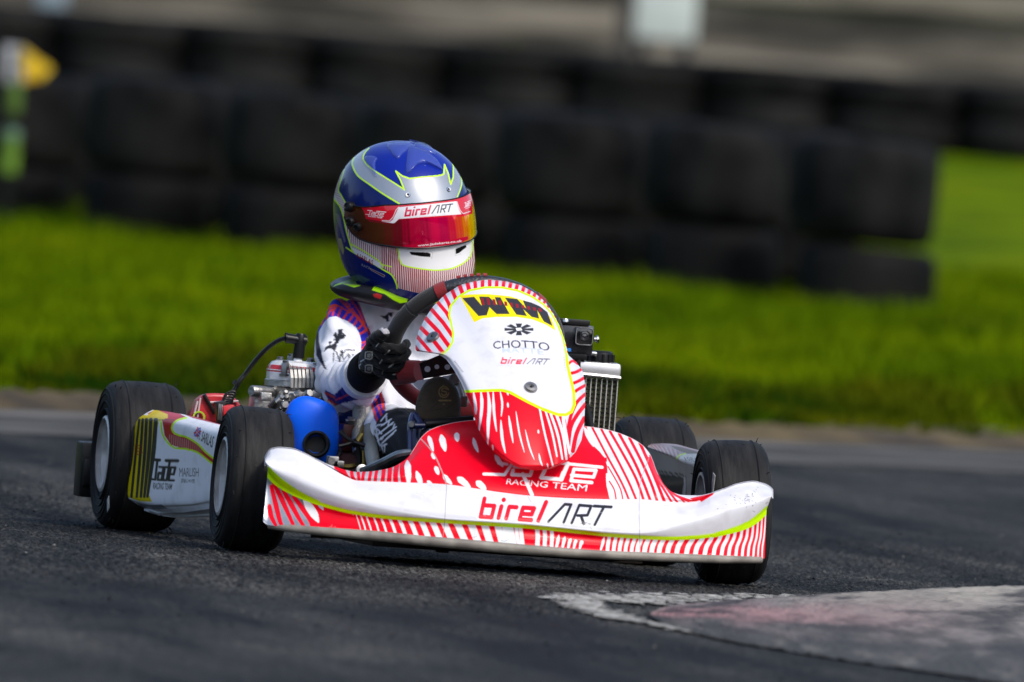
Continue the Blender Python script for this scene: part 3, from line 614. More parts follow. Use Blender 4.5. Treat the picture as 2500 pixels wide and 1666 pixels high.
# ------------------------------------------------------------------ front fairing
R5 = [(645, 1117), (652, 1105), (662, 1096.5), (682, 1093), (712, 1095.5), (743, 1107), (774, 1123), (799, 1137), (822, 1151), (844, 1163), (872, 1173.5), (957, 1177), (1085, 1182.5), (1153, 1191.8), (1220, 1202), (1300, 1211), (1398, 1217), (1487, 1219), (1559, 1219), (1607, 1223), (1666, 1227), (1700, 1224), (1725, 1212), (1737, 1205), (1770, 1193), (1800, 1182), (1838, 1176), (1865, 1181.5), (1880, 1189), (1888, 1197)]
SIL = [(645, 1117), (662, 1096), (682, 1092), (712, 1094), (743, 1106), (774, 1121), (799, 1133), (827, 1142.5), (844, 1147.7), (872, 1152.5), (900, 1151.7), (928, 1148.3), (956, 1141.8), (979, 1130), (996, 1117), (1012.7, 1092), (1026.7, 1069.8), (1049, 1050), (1082.8, 1037.5), (1125, 1029), (1157, 1026), (1240, 1024), (1330, 1028), (1425, 1040), (1473, 1047), (1499.6, 1053.5), (1532, 1065.4), (1562, 1081.8), (1586, 1107), (1606.7, 1157.7), (1624.6, 1187.4), (1642.4, 1202), (1666, 1209), (1702, 1210), (1737.6, 1203.5), (1770, 1192), (1800, 1181), (1838, 1175), (1865, 1180.5), (1888, 1196)]
R3 = [(654, 1146), (657.9, 1158), (690, 1190.4), (732, 1212.8), (788, 1232.5), (861, 1251), (956, 1264), (1083, 1273), (1280, 1285.8), (1368, 1294), (1487, 1306.4), (1562, 1311.5), (1636, 1314.7), (1696, 1312.4), (1755, 1304), (1815, 1285.6), (1844.7, 1269), (1871.5, 1244)]
R4 = [(648, 1128), (664, 1142), (700, 1160), (760, 1186), (816, 1207), (870, 1223), (930, 1238), (1040, 1258), (1085, 1264), (1280, 1277), (1400, 1289), (1487, 1297), (1560, 1300), (1592, 1298), (1666, 1280), (1725, 1265), (1785, 1245), (1845, 1228), (1884, 1210)]
R1 = [(642, 1273), (654, 1281.5), (766, 1290), (885, 1300), (1080, 1312), (1280, 1329), (1473, 1344.5), (1666, 1355.5), (1755, 1360), (1867, 1363)]
R0 = [(650, 1283), (664, 1289), (766, 1299), (884, 1309), (1080, 1334.8), (1280, 1350), (1488, 1361), (1696, 1367.4), (1864, 1369)]
NS = 1150; s = np.linspace(0, 1, NS)
def xx(s, end_l, end_r, mid, p=2.2): return mid-(np.where(s < .5, mid-end_l, mid-end_r))*np.abs(2*s-1)**p
def row(curve, x, uL=None, uR=None):
    uL = curve[0][0] if uL is None else uL; uR = curve[-1][0] if uR is None else uR
    u = uL+s*(uR-uL); return np.stack([u, mono(curve, u), x], -1)
a5 = row(R5, xx(s, .645, .645, .765)); a4 = row(R4, xx(s, .713, .713, .818)); a3 = row(R3, xx(s, .705, .705, .8135)); a1 = row(R1, xx(s, .725, .72, .822)); a0 = row(R0, xx(s, .66, .66, .76))
hump = np.clip((mono(R5, a5[:, 0])-mono(SIL, a5[:, 0]))/150, 0, 1)[:]
a7 = a5.copy(); a7[:, 1] = np.minimum(mono(SIL, a5[:, 0]), a5[:, 1]-.5); a7[:, 2] = a5[:, 2]-.012-.17*hump
def between(p, q, f, dx=0, dv=0):
    m = p*(1-f)+q*f; m[:, 2] += dx*np.clip(hump*3, 0, 1) if dx > .011 and q is a7 else dx; m[:, 1] += dv; return m
keys = [a0, between(a0, a1, .6, .018), a1, between(a1, a3, .30, -.006), between(a1, a3, .7, -.008), a3, between(a3, a4, .5, .002), a4, between(a4, a5, .22, .006), between(a4, a5, .6, .006), a5+np.array([0, 1.5, -.004]), a5-np.array([0, 1.5, .010]), between(a5, a7, .35, .012), between(a5, a7, .7, .014), a7]
# back edge: rolls over and returns
back = a7.copy(); back[:, 1] += 6; back[:, 2] -= .010; back2 = a7.copy(); back2[:, 1] += 22; back2[:, 2] -= .012
keys += [back, back2]
K = np.stack(keys, 0)      # rows x NS x 3
per = [6, 8, 14, 22, 22, 10, 10, 16, 40, 40, 6, 50, 50, 50, 5, 8]
rows = []
for i, n_ in enumerate(per):
    p0, p1, p2, p3 = K[max(i-1, 0)], K[i], K[i+1], K[min(i+2, len(K)-1)]
    for f in np.arange(n_)/n_:
        lin = p1*(1-f)+p2*f; cr = .5*((2*p1)+(-p0+p2)*f+(2*p0-5*p1+4*p2-p3)*f*f+(-p0+3*p1-3*p2+p3)*f**3)
        r_ = lin.copy(); r_[:, 2] = cr[:, 2]; rows.append(r_)
rows.append(K[-1]); S_ = np.stack(rows, 0)
# end caps: extra columns turning back behind the bumper
def cap(colm, sgn):
    out = []
    for k, (du, dx) in enumerate([(.5, -.006), (3, -.018), (8, -.035), (14, -.05)]):
        c = colm.copy(); c[:, 0] += sgn*du; c[:, 2] += dx; c[:, 0] += .0; out.append(c)
    return out
Lc = cap(S_[:, 0], 1)[::-1]; Rc = cap(S_[:, -1], -1)
S_ = np.concatenate([np.stack(Lc, 1), S_, np.stack(Rc, 1)], 1)
Pw = U(S_[..., 0], S_[..., 1], S_[..., 2]); uu_, vv_ = S_[..., 0].ravel(), S_[..., 1].ravel()
pt = Paint(uu_, vv_, RED, soft=1.0)
f5 = lambda l: cv(5, l); f6 = lambda l: cv(6, l)
du = np.linspace(600, 1920, 300)
top_b = np.stack([du, mono(R5, du)], -1); lime = np.stack([du, mono(R3, du)], -1); bot = np.stack([du, mono(R1, du)], -1)
bot[0, 1] = bot[-1, 1] = 1380
lower = np.concatenate([lime, bot[::-1]+[0, 3]]); white_band = np.concatenate([np.array([[600, 1040]]), np.array([[790, 1040]]), top_b[(du > 826) & (du < 1712)], np.array([[1745, 1190], [1760, 1100], [1920, 1100]]), lime[::-1]])
# --- lower skirt
for k, (tx, bx, wd_) in enumerate([(150, 110, 40), (225, 220, 46), (330, 345, 40), (430, 480, 34)]): pass
chrome = f5([(60, 480), (165, 690), (300, 790), (430, 850), (560, 905), (620, 925), (600, 945), (560, 905), (600, 1000), (580, 1055), (550, 1060), (500, 1010), (500, 1100), (60, 1085)])
pt.poly(f5([(60, 480), (165, 700), (440, 850), (490, 1100), (60, 1085)]), (.42, .44, .47), .75, clip=lower)
for L_ in ([(150, 740), (190, 900), (225, 1040), (250, 1090)], [(165, 700), (240, 850), (290, 960), (350, 1095)], [(255, 775), (320, 890), (380, 1000), (440, 1100)], [(345, 830), (420, 930), (480, 1020), (520, 1110)], [(135, 910), (150, 1000), (190, 1080)]):
    pt.line(f5(L_), [9, 13, 11, 8], RED, clip=lower, smooth=20)
pt.drop(f5([(430, 860), (490, 960), (545, 1040)]), 12, (.78, .79, .80), clip=lower); pt.drop(f5([(440, 855), (520, 960), (560, 1050)]), 15, (.78, .79, .80), clip=lower); pt.drop(f5([(560, 905), (590, 925), (603, 945)]), 7, SILVER, clip=lower)
W1 = (.74, .76, .78)
for k, (tx, wd_) in enumerate([(858, 4), (893, 7), (930, 12), (975, 13), (1035, 15), (1095, 18), (1165, 24), (1240, 32), (1325, 38), (1415, 46), (1505, 50), (1600, 54), (1710, 60), (1830, 64), (1950, 62), (2070, 58), (2185, 52), (2290, 34)]):
    ty = 900; b_ = 60+min(k, 10)*5-(max(0, k-12)*16); pt.line(f5([(tx-15, 950), (tx+wd_*.5+b_*.35, 1080), (tx+wd_*.6+b_, 1260)] if k else [(858, 950), (862, 985), (864, 990)]), wd_/3.565, W1, clip=lower)
for tx, wd_, ln in [(45, 52, 1), (135, 30, .8), (305, 36, 1), (365, 32, 1), (422, 30, 1)]:
    pt.line(f6([(tx, 960), (tx+8, 1040), (tx+2 if tx > 200 else tx+30, 1150)]), wd_/3.3614, W1, clip=lower)
for tx, ty in [(480, 1030), (530, 1045), (578, 1062), (625, 1080), (675, 1105)]: pt.drop(f6([(tx+5, ty), (tx-5, 1090), (tx-22, 1160)]), 8, W1, clip=lower)
pt.drop(f6([(858, 1045), (845, 1100), (825, 1165)]), 7, W1, clip=lower)
xs = [893, 948, 1000, 1053, 1107, 1160, 1222, 1285, 1350, 1425, 1505, 1590, 1668, 1740, 1808, 1868, 1922, 1975, 2022, 2065, 2103, 2135, 2163]
for k, tx in enumerate(xs):
    wd_ = 30 if k < 5 else 38 if k < 13 else 34-(k-13)*2.4; sl_ = -10-(k*5 if k < 12 else 60-(k-12)*6); ty = 1000
    pt.line(f6([(tx+20, 850), (tx+8, 1030), (tx+sl_*.7, 1130), (tx+sl_, 1240)]), [wd_/3.36*.8, wd_/3.36, wd_/3.36], W1, clip=lower, smooth=12)
# --- white band with wordmark
pt.poly(white_band, (.72, .72, .76))
pt.line(lime[(du < 1862)], np.interp(np.linspace(0, 1, (du < 1862).sum()), [0, .08, .25, .7, .9, 1], [10, 26, 9.5, 8, 9, 16]) if False else 9, LIME)
pt.line(f5([(120, 600), (160, 655), (260, 735), (400, 815), (560, 880)]), [17, 23, 22, 16, 9], LIME, smooth=30)
pt.line(f6([(1750, 1035), (1900, 995), (2020, 955), (2110, 900), (2200, 815)]), [10, 14, 16, 17, 14], LIME, smooth=30)
# lime on the very edge, white above
birel(pt, [(1170, 1214), (1499, 1233), (1483, 1288), (1166, 1266)], (.80, .01, .03), (.022, .022, .03), (.88, .88, .9))
# scratches and rubber marks
for k in range(34):
    c = np.array([random.gauss(1818, 26), random.gauss(1216, 14)]); d_ = np.array([random.gauss(0, 3), random.gauss(0, 2.5)]); pt.line([c, c+d_], random.uniform(.7, 1.5), (.10, .10, .13))
for k in range(14):
    c = f6([(random.gauss(690, 30), random.gauss(935, 5))])[0]; pt.line([c, c+np.array([random.gauss(2, 2), 0])], 1.0, (.2, .18, .15))
for k in range(46):      # fine scratches and chips, most along the lower lip
    u0 = rng.uniform(680, 1860); lo = rng.random() < .6; v0 = float(mono(R1, np.array([u0]))[0])-rng.uniform(0, 8) if lo else float(mono(R5, np.array([u0]))[0])+rng.uniform(5, 70); dl = rng.uniform(2, 14)
    pt.line([(u0, v0), (u0+dl*.6, v0+rng.normal(0, 1.5)), (u0+dl, v0+rng.normal(0, 2.5))], rng.uniform(.5, 1.2) if lo else .6, (.25, .24, .23) if lo else (.50, .49, .50))
# --- upper surfaces
upL = np.concatenate([[(790, 1030), (1300, 1000)], [(1300, 1211)], top_b[(du > 800) & (du < 1300)][::-1]]) if False else None
up = np.concatenate([[(805, 1000), (1800, 1000), (1745, 1206), (1712, 1226)], top_b[(du > 815) & (du < 1712)][::-1]])
G1 = (.56, .58, .61)
pt.poly(f5([(640, 520), (1330, 480), (1345, 720), (860, 700), (700, 640)]), G1, .3, clip=up)
for L_, w_ in [([(655, 540), (700, 610)], 5), ([(690, 560), (745, 600), (790, 660)], 9), ([(770, 580), (800, 640), (830, 690)], 9), ([(850, 600), (855, 650), (880, 700)], 9), ([(905, 610), (912, 660), (915, 700)], 8), ([(960, 605), (950, 650), (945, 705)], 8), ([(1020, 600), (1010, 650), (1000, 705)], 8), ([(1070, 600), (1060, 650), (1055, 705)], 8), ([(1130, 590), (1125, 650), (1118, 705)], 10), ([(1185, 570), (1180, 640), (1175, 705)], 11), ([(1245, 540), (1232, 640), (1235, 710)], 12), ([(1300, 500), (1290, 600), (1305, 715)], 13)]:
    pt.line(f5(L_), w_*1.05, RED, clip=up, smooth=10)
pt.poly(f5([(1330, 450), (1350, 560), (1380, 720), (1345, 730), (1310, 600), (1310, 520)]), RED, clip=up)
W2 = (.78, .78, .80)
pt.drop(f5([(1335, 520), (1340, 600), (1350, 720)]), 16, W2, clip=up)
for a_, w_ in [([(1415, 612), (1440, 680), (1455, 725)], 14), ([(1510, 695), (1530, 712), (1545, 722)], 9), ([(1520, 305), (1535, 350), (1560, 430)], 11), ([(1550, 450), (1562, 480), (1572, 500)], 9), ([(1580, 570), (1592, 600), (1605, 635)], 11), ([(1630, 295), (1645, 360), (1665, 430)], 16), ([(1765, 278), (1766, 310), (1772, 345)], 13), ([(1910, 320), (1925, 380), (1950, 440)], 10), ([(1775, 665), (1820, 700), (1880, 750)], 16), ([(1940, 700), (1975, 730), (2015, 765)], 16), ([(2070, 375), (2085, 400), (2095, 430)], 8), ([(2100, 470), (2130, 520), (2165, 565)], 12), ([(1650, 640), (1680, 680), (1720, 720)], 12)]:
    pt.drop(f5(a_), w_, W2, clip=up)
# right part of the hump: white with red lines
pt.poly(f6([(700, 100), (720, 140), (770, 300), (870, 395), (905, 740), (1160, 740), (1800, 790), (1780, 640), (1500, 690), (1300, 500), (1230, 340), (1000, 150)]), (.70, .72, .76), clip=up)
pt.poly(f6([(690, 130), (700, 240), (850, 560), (905, 740), (850, 740), (600, 560)]), RED, clip=up); pt.poly(f6([(685, 200), (770, 300), (880, 400), (885, 520), (700, 430)]), RED, clip=up)
pt.drop(f6([(695, 150), (735, 230), (770, 300)]), 12, W2, clip=up); pt.drop(f6([(720, 150), (800, 280), (865, 390)]), 12, W2, clip=up)
pt.drop(f6([(880, 435), (940, 560), (985, 735), (990, 760)]), 15, W2, clip=up); pt.drop(f6([(878, 530), (900, 620), (925, 740), (935, 770)]), 14, W2, clip=up)
for L_, w_ in [([(760, 150), (880, 380), (1000, 600), (1060, 740)], 18), ([(835, 165), (960, 400), (1060, 600), (1120, 740)], 20), ([(905, 180), (1020, 380), (1120, 570), (1180, 740)], 22), ([(980, 200), (1100, 420), (1180, 600), (1235, 745)], 24), ([(1065, 235), (1160, 420), (1240, 600), (1290, 745)], 24), ([(1150, 275), (1220, 430), (1290, 600), (1350, 750)], 26), ([(1225, 400), (1290, 560), (1350, 660), (1410, 760)], 20), ([(1235, 380), (1300, 540), (1380, 660), (1460, 765)], 18), ([(1290, 520), (1380, 650), (1470, 720), (1520, 765)], 14), ([(1380, 650), (1450, 710), (1580, 768)], 14), ([(1420, 690), (1500, 725), (1640, 768)], 14), ([(890, 470), (985, 640), (1010, 740)], 12), ([(900, 590), (940, 660), (955, 740)], 12)]:
    pt.line(f6(L_), w_/3.36, RED, clip=up, smooth=16)
pt.poly(f6([(1560, 730), (1640, 712), (1760, 685), (1720, 740), (1680, 770), (1620, 768)]), RED, clip=up)
jade(pt, [(1186, 1120), (1474, 1127), (1452, 1206), (1232, 1192)], (.82, .82, .84), sub=False) if False else None
jade(pt, cv(6, [(-110, 430), (850, 470), (745, 650), (-190, 610)]), (.82, .82, .84), sub=False) if False else None
# big team mark: letters drawn on the red face
def stk(pts, w_, c=(.82, .82, .84)): pt.line(cv(6, pts), w_/3.36, c, clip=up)
stk([(-10, 440), (60, 450)], 24); stk([(95, 455), (40, 535), (-130, 530)], 24)
stk([(120, 470), (270, 480), (250, 540), (100, 535), (110, 500)], 28)
stk([(370, 500), (340, 560), (500, 575), (520, 520)], 30); stk([(560, 445), (505, 575)], 34)
stk([(500, 440), (840, 475)], 24); stk([(590, 540), (770, 555), (790, 500), (610, 490), (585, 585), (755, 600)], 26)
write(pt, 'RACING TEAM', cv(6, [(62, 568), (722, 618), (712, 672), (52, 612)]), (.82, .82, .84), 0.0)
stk([(190, 530), (230, 620), (265, 700)], 30)
# seams
for L_ in ([(1450, 325), (1560, 450), (1640, 620), (1675, 720), (1668, 880), (1660, 1045), (1645, 1190)],): pt.line(f5(L_), 1.3, (.30, .27, .28), smooth=40)
pt.line(f5([(1450, 325), (1560, 450), (1640, 620), (1672, 715)]), 2.6, (.45, .32, .32), smooth=40)
pt.line(f6([(1225, 400), (1165, 560), (1145, 730), (1148, 1045), (1155, 1175)]), 1.4, (.33, .28, .32), smooth=40)
for L_ in ([(230, 710), (245, 740), (258, 760)], [(680, 920), (700, 940)], [(730, 940), (755, 985)], [(740, 890), (755, 900)]): pt.line(f6(L_), .8, (.35, .3, .32))
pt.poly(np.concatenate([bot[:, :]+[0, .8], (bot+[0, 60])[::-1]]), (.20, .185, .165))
# edge highlight painted onto the bare plastic rim along the top silhouette
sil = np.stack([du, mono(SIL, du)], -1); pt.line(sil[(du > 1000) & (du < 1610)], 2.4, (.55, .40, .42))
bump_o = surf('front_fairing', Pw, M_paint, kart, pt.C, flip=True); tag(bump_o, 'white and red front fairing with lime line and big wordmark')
mb = MB(); mb.tube([U(u, v, x) for u, v, x in [(656, 1284, .722), (766, 1296, .763), (885, 1306, .788), (1080, 1324, .811), (1280, 1341, .816), (1473, 1354, .806), (1666, 1363, .779), (1755, 1366, .756), (1858, 1368, .722)]], [.006, .0075, .009, .010, .010, .009, .008, .0075, .006], smooth=80, n=16); mb.build('lower_rail', mat('bare_plastic', (.30, .275, .235), .55, col2=(.17, .15, .13), vscale=25, bump=.3), kart)
# under tray lip and brackets
mb = MB()
pts = [U(u, v+3, .70) for u, v in [(760, 1300), (900, 1308), (1080, 1330), (1280, 1345), (1480, 1355), (1680, 1362)]]
mb.tube(pts, .008, smooth=40, n=10)
mb.box(G(5, 1500, 1195, .62), (.12, .10, .02)); mb.box(G(5, 1640, 1270, .60), (.03, .02, .02)); mb.box(G(6, 590, 1180, .55), (.10, .16, .015)); mb.box(U(1200, 1340, .40), (.3, .5, .012))
mb.build('floor_tray', mat('tray_dark', (.03, .022, .018), .5, .3, var=.4), kart)
# ------------------------------------------------------------------ front number panel
OUT = cv(4, [(105, 592), (103, 540), (125, 450), (170, 360), (230, 270), (320, 180), (430, 110), (540, 80), (640, 70), (760, 80), (880, 110), (980, 165), (1060, 235), (1120, 320), (1170, 420), (1210, 540), (1226, 625), (1290, 680), (1335, 745), (1352, 840), (1352, 1000), (1345, 1140), (1325, 1250), (1280, 1340), (1200, 1420), (1100, 1460), (980, 1470), (860, 1450), (760, 1400), (660, 1315), (590, 1220), (550, 1130), (520, 1010), (480, 920), (440, 830), (390, 740), (330, 655), (290, 625), (240, 608), (170, 602)])
tv, bv = 683.0, 1147.5
Lp = [cv(4, p) for p in [(640, 70), (540, 80), (430, 110), (320, 180), (230, 270), (170, 360), (125, 450), (104, 540), (103, 580), (110, 598), (170, 604), (240, 610), (290, 626), (330, 655), (390, 740), (440, 830), (480, 920), (520, 1010), (550, 1130), (590, 1220), (660, 1315), (760, 1400), (860, 1450), (980, 1470)]]
Rp = [cv(4, p) for p in [(640, 70), (760, 80), (880, 110), (980, 165), (1060, 235), (1120, 320), (1170, 420), (1210, 540), (1228, 625), (1290, 680), (1335, 745), (1352, 840), (1352, 1000), (1345, 1140), (1325, 1250), (1280, 1340), (1200, 1420), (1100, 1460), (980, 1470)]]
NR = 420; th = np.linspace(0, 1, NR); vrow = tv+(bv-tv)*(.5-.5*np.cos(th*math.pi))*.35+(bv-tv)*th*.65
lv = np.array([p[1] for p in Lp]); lu = np.array([p[0] for p in Lp]); rv = np.array([p[1] for p in Rp]); ru = np.array([p[0] for p in Rp])
uL = np.interp(vrow, lv, lu); uR = np.interp(vrow, rv, ru)
def sm(a, k=5): 
    b_ = np.convolve(np.pad(a, k, 'edge'), np.ones(2*k+1)/(2*k+1), 'valid'); b_[0], b_[-1] = a[0], a[-1]; return b_
uL = sm(uL, 2); uR = sm(uR, 2)
NC = 380; tt = np.linspace(0, 1, NC); UU = uL[:, None]+(uR-uL)[:, None]*tt; VV = np.repeat(vrow[:, None], NC, 1)
hgt = (VV-tv)/(bv-tv); cen = 1195+hgt*95+0*UU
lat_ = (UU-cen)/190
XX = .385+.385*hgt**.85+.05*np.sin(hgt*math.pi)-.055*lat_**2*(1+.5*(1-hgt)) 
# creases: the face is flat in the middle, with a soft ridge to the left wing, a rolled rim round the edge
edge = np.minimum(np.minimum((UU-uL[:, None]), (uR[:, None]-UU))/10, np.minimum(VV-tv, bv-VV)/8); XX -= .010*np.exp(-np.clip(edge, 0, 9)**2*1.6)
ridge = UU-(1095+(VV-740)*.55); XX += -.012*np.exp(-(ridge/40)**2)*np.clip(1-(VV-700)/330, 0, 1)
XX += .010*np.exp(-((UU-1350-(VV-1000)*.1)/25)**2)*(hgt > .3)
PN = U(UU, VV, XX); pn = Paint(UU.ravel(), VV.ravel(), (.62, .65, .72), soft=1.0); c4 = lambda l: cv(4, l)
inner = c4([(300, 622), (345, 580), (375, 530), (381, 470), (368, 400), (352, 330), (362, 265), (420, 195), (500, 150), (620, 127), (740, 128), (860, 152), (960, 195), (1045, 252), (1100, 312), (1150, 400), (1190, 500), (1215, 630), (1222, 700), (1245, 800), (1268, 900), (1272, 990), (1252, 1040), (1210, 1065), (1150, 1062), (1040, 1022), (930, 968), (800, 898), (740, 882), (600, 886), (470, 892), (300, 892), (300, 640)])
for L_, w_ in [([(100, 560), (130, 600)], 22), ([(112, 485), (160, 540), (215, 605)], 26), ([(140, 420), (230, 510), (300, 600)], 30), ([(175, 350), (270, 450), (350, 560)], 30), ([(218, 285), (310, 390), (380, 490)], 28), ([(262, 230), (330, 310), (370, 380)], 26), ([(312, 180), (345, 240), (360, 280)], 26), ([(368, 135), (400, 210)], 28), ([(425, 105), (450, 170)], 30), ([(483, 85), (498, 145)], 30), ([(540, 70), (545, 130)], 26), ([(597, 60), (597, 125)], 26), ([(650, 60), (650, 125)], 26), ([(703, 60), (700, 125)], 26), ([(757, 66), (748, 130)], 26), ([(808, 78), (795, 142)], 26), ([(858, 92), (840, 156)], 26), ([(906, 112), (885, 178)], 26), ([(948, 138), (925, 198)], 26), ([(988, 162), (963, 224)], 24), ([(1025, 195), (998, 248)], 22), ([(1058, 225), (1033, 272)], 20), ([(1085, 255), (1063, 300)], 20), ([(1112, 295), (1090, 332)], 20), ([(1135, 335), (1105, 365)], 20), ([(1152, 375), (1120, 405)], 20), ([(1170, 420), (1135, 448)], 20), ([(1185, 462), (1150, 488)], 20), ([(1200, 508), (1160, 532)], 20), ([(1212, 552), (1180, 572)], 20), ([(1222, 598), (1196, 612)], 18)]:
    pn.line(c4(L_), w_/3.0146*1.05, RED)
pn.poly(c4([(440, 860), (740, 860), (1050, 1000), (1180, 1060), (1210, 1100), (1240, 1350), (1240, 1500), (900, 1500), (440, 1300)]), RED)
for L_, w_ in [([(1228, 690), (1262, 668), (1300, 690)], 20), ([(1240, 760), (1290, 748), (1345, 715)], 24), ([(1250, 838), (1300, 818), (1350, 790)], 24), ([(1262, 905), (1300, 878), (1352, 848)], 24), ([(1222, 1190), (1245, 1080), (1290, 975), (1356, 910)], 26), ([(1228, 1290), (1245, 1160), (1290, 1070), (1356, 985)], 30), ([(1262, 1330), (1290, 1200), (1345, 1090)], 32)]:
    pn.line(c4(L_), w_/3.0146, RED, smooth=14)
for L_, w_ in [([(530, 890), (545, 1000), (548, 1060)], 22), ([(585, 890), (592, 1000), (572, 1180)], 24), ([(635, 885), (648, 1000), (640, 1120), (635, 1290)], 28), ([(675, 885), (682, 1050), (700, 1185)], 20), ([(725, 885), (742, 980), (735, 1075)], 15), ([(732, 1105), (742, 1240), (765, 1345)], 22), ([(778, 890), (782, 905), (786, 920)], 14), ([(783, 975), (784, 995), (785, 1010)], 14), ([(790, 1072), (805, 1170), (822, 1270)], 18), ([(843, 1040), (868, 1200), (905, 1340)], 13), ([(912, 1175), (942, 1300), (978, 1395)], 12), ([(1008, 1175), (1008, 1190), (1010, 1200)], 14), ([(1012, 1350), (1022, 1400), (1038, 1440)], 13), ([(1073, 1420), (1080, 1460)], 8), ([(668, 1285), (672, 1300), (675, 1325)], 12)]:
    pn.drop(c4(L_), w_/3.0146, (.80, .80, .83))
for L_, w_ in [([(1018, 1020), (1050, 1180), (1085, 1320), (1115, 1440)], 15), ([(1062, 1040), (1110, 1200), (1145, 1370)], 15), ([(1098, 1055), (1150, 1210), (1185, 1390)], 18), ([(1140, 1060), (1190, 1210), (1215, 1390)], 22), ([(1190, 1060), (1200, 1150), (1240, 1350)], 24)]:
    pn.line(c4(L_), [w_/3.*.9, w_/3., w_/3.*.7], (.78, .78, .82), smooth=14)
pn.poly(inner, (.72, .72, .76))
pn.line(inner[:25+2], 5.0, LIME); pn.line(inner[25:31], 6.5, LIME); pn.line(inner[17:26], 7.5, LIME)
# yellow flash with heavy black two-letter mark
pn.poly(c4([(428, 188), (500, 178), (640, 176), (800, 192), (950, 238), (1060, 305), (1105, 355), (1135, 445), (1060, 400), (960, 362), (850, 345), (700, 345), (600, 355), (535, 384), (490, 300)]), (.86, .72, .0))
BK = (.035, .035, .04)
def lin(L_, w_, c=BK): pn.line(c4(L_), np.array(w_)/3.0146 if np.ndim(w_) else w_/3.0146, c)
pn.poly(c4([(447, 205), (535, 196), (592, 262), (572, 194), (645, 197), (706, 256), (688, 199), (728, 200), (797, 323), (700, 323), (648, 272), (628, 332), (568, 338)]), BK)
pn.poly(c4([(762, 202), (852, 212), (918, 282), (893, 222), (955, 238), (1020, 266), (1075, 310), (1112, 412), (1048, 378), (1000, 296), (1014, 357), (958, 344), (898, 288), (924, 338), (846, 327)]), BK)
# red-and-grey reflected blocks inside the mark
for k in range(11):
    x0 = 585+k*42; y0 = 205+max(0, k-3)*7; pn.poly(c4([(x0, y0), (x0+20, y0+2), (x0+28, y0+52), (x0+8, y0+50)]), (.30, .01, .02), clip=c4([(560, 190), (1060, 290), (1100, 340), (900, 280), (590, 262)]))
# aster logo
cxy = np.array([865, 436.])
for k in range(8):
    a = math.radians(22.5*0+45*k); v_ = np.array([math.cos(a)*112, math.sin(a)*46]); p = cxy+v_*1.0
    q1 = np.array([-math.sin(a)*24, math.cos(a)*11]); pn.poly(c4([cxy+v_*.15+q1*.5, cxy+v_*.95+q1, cxy+v_*.95-q1, cxy+v_*.15-q1*.5]), BK)
pn.poly(c4([(840, 427), (880, 423), (890, 443), (850, 447)]), (.80, .80, .83))
write(pn, 'CHOTTO', c4([(672, 518), (1085, 528), (1092, 590), (676, 574)]), (.05, .045, .08), .008, warp=lambda s: .35*(s-.5)**2-.08 if False else (-.25*np.sin(s*math.pi)+.12))
write(pn, 'MATTE', c4([(738, 568), (1046, 578), (1052, 622), (742, 606)]), (.52, .58, .65), .012, warp=lambda s: -.15*np.sin(s*math.pi)+.08)
birel(pn, c4([(732, 640), (1100, 650), (1080, 698), (725, 688)]), (.80, .01, .05), (.03, .03, .06))
for k in range(9): lin([(388+k*7.2, 672+k*9.5), (396+k*7.2, 670+k*9.5)], 5, (.12, .12, .2))
for k in range(9): lin([(1192+k*1.2, 645+k*12), (1200+k*1.2, 644+k*12)], 4, (.3, .3, .4))
lin([(370, 290), (470, 400), (580, 530), (670, 620), (700, 700)], 2.2, (.66, .67, .72)); lin([(1210, 560), (1130, 650), (1120, 760), (1150, 900), (1165, 1010)], 2.0, (.66, .67, .72)); lin([(705, 706), (760, 695)], 1.5, (.5, .5, .6))
no = surf('front_panel', PN, M_paint, kart, pn.C); tag(no, 'upright white front panel with yellow flash and striped red rim')
so = no.modifiers.new('thick', 'SOLIDIFY'); so.thickness = .003; so.offset = -1
# panel screws as sub-parts
def on_panel(c):
    p = cv(4, c); i = np.argmin((UU-p[0])**2+(VV-p[1])**2); return PN.reshape(-1, 3)[i]
def pn_normal(c):
    p = cv(4, c); i, j = np.unravel_index(np.argmin((UU-p[0])**2+(VV-p[1])**2), UU.shape); a_ = PN[min(i+6, NR-1), j]-PN[i-6, j]; b_ = PN[i, min(j+6, NC-1)]-PN[i, j-6]; n_ = np.cross(b_, a_); n_ /= np.linalg.norm(n_); return n_ if n_[0] > 0 else -n_
for c_ in ((950, 866), (235, 497)):
    mb = MB(); p = on_panel(c_); mb.lathe([(0, .004), (.0045, .004), (.005, .0055), (.011, .005), (.0125, .002), (.0125, -.001)], p, axis=tuple(pn_normal(c_)), n=28); mb.lathe([(0, .0062), (.0022, .0062), (.003, .0050)], p, axis=tuple(pn_normal(c_)), n=10, m=1); mb.build('screw', [M_steel, M_dark], no)
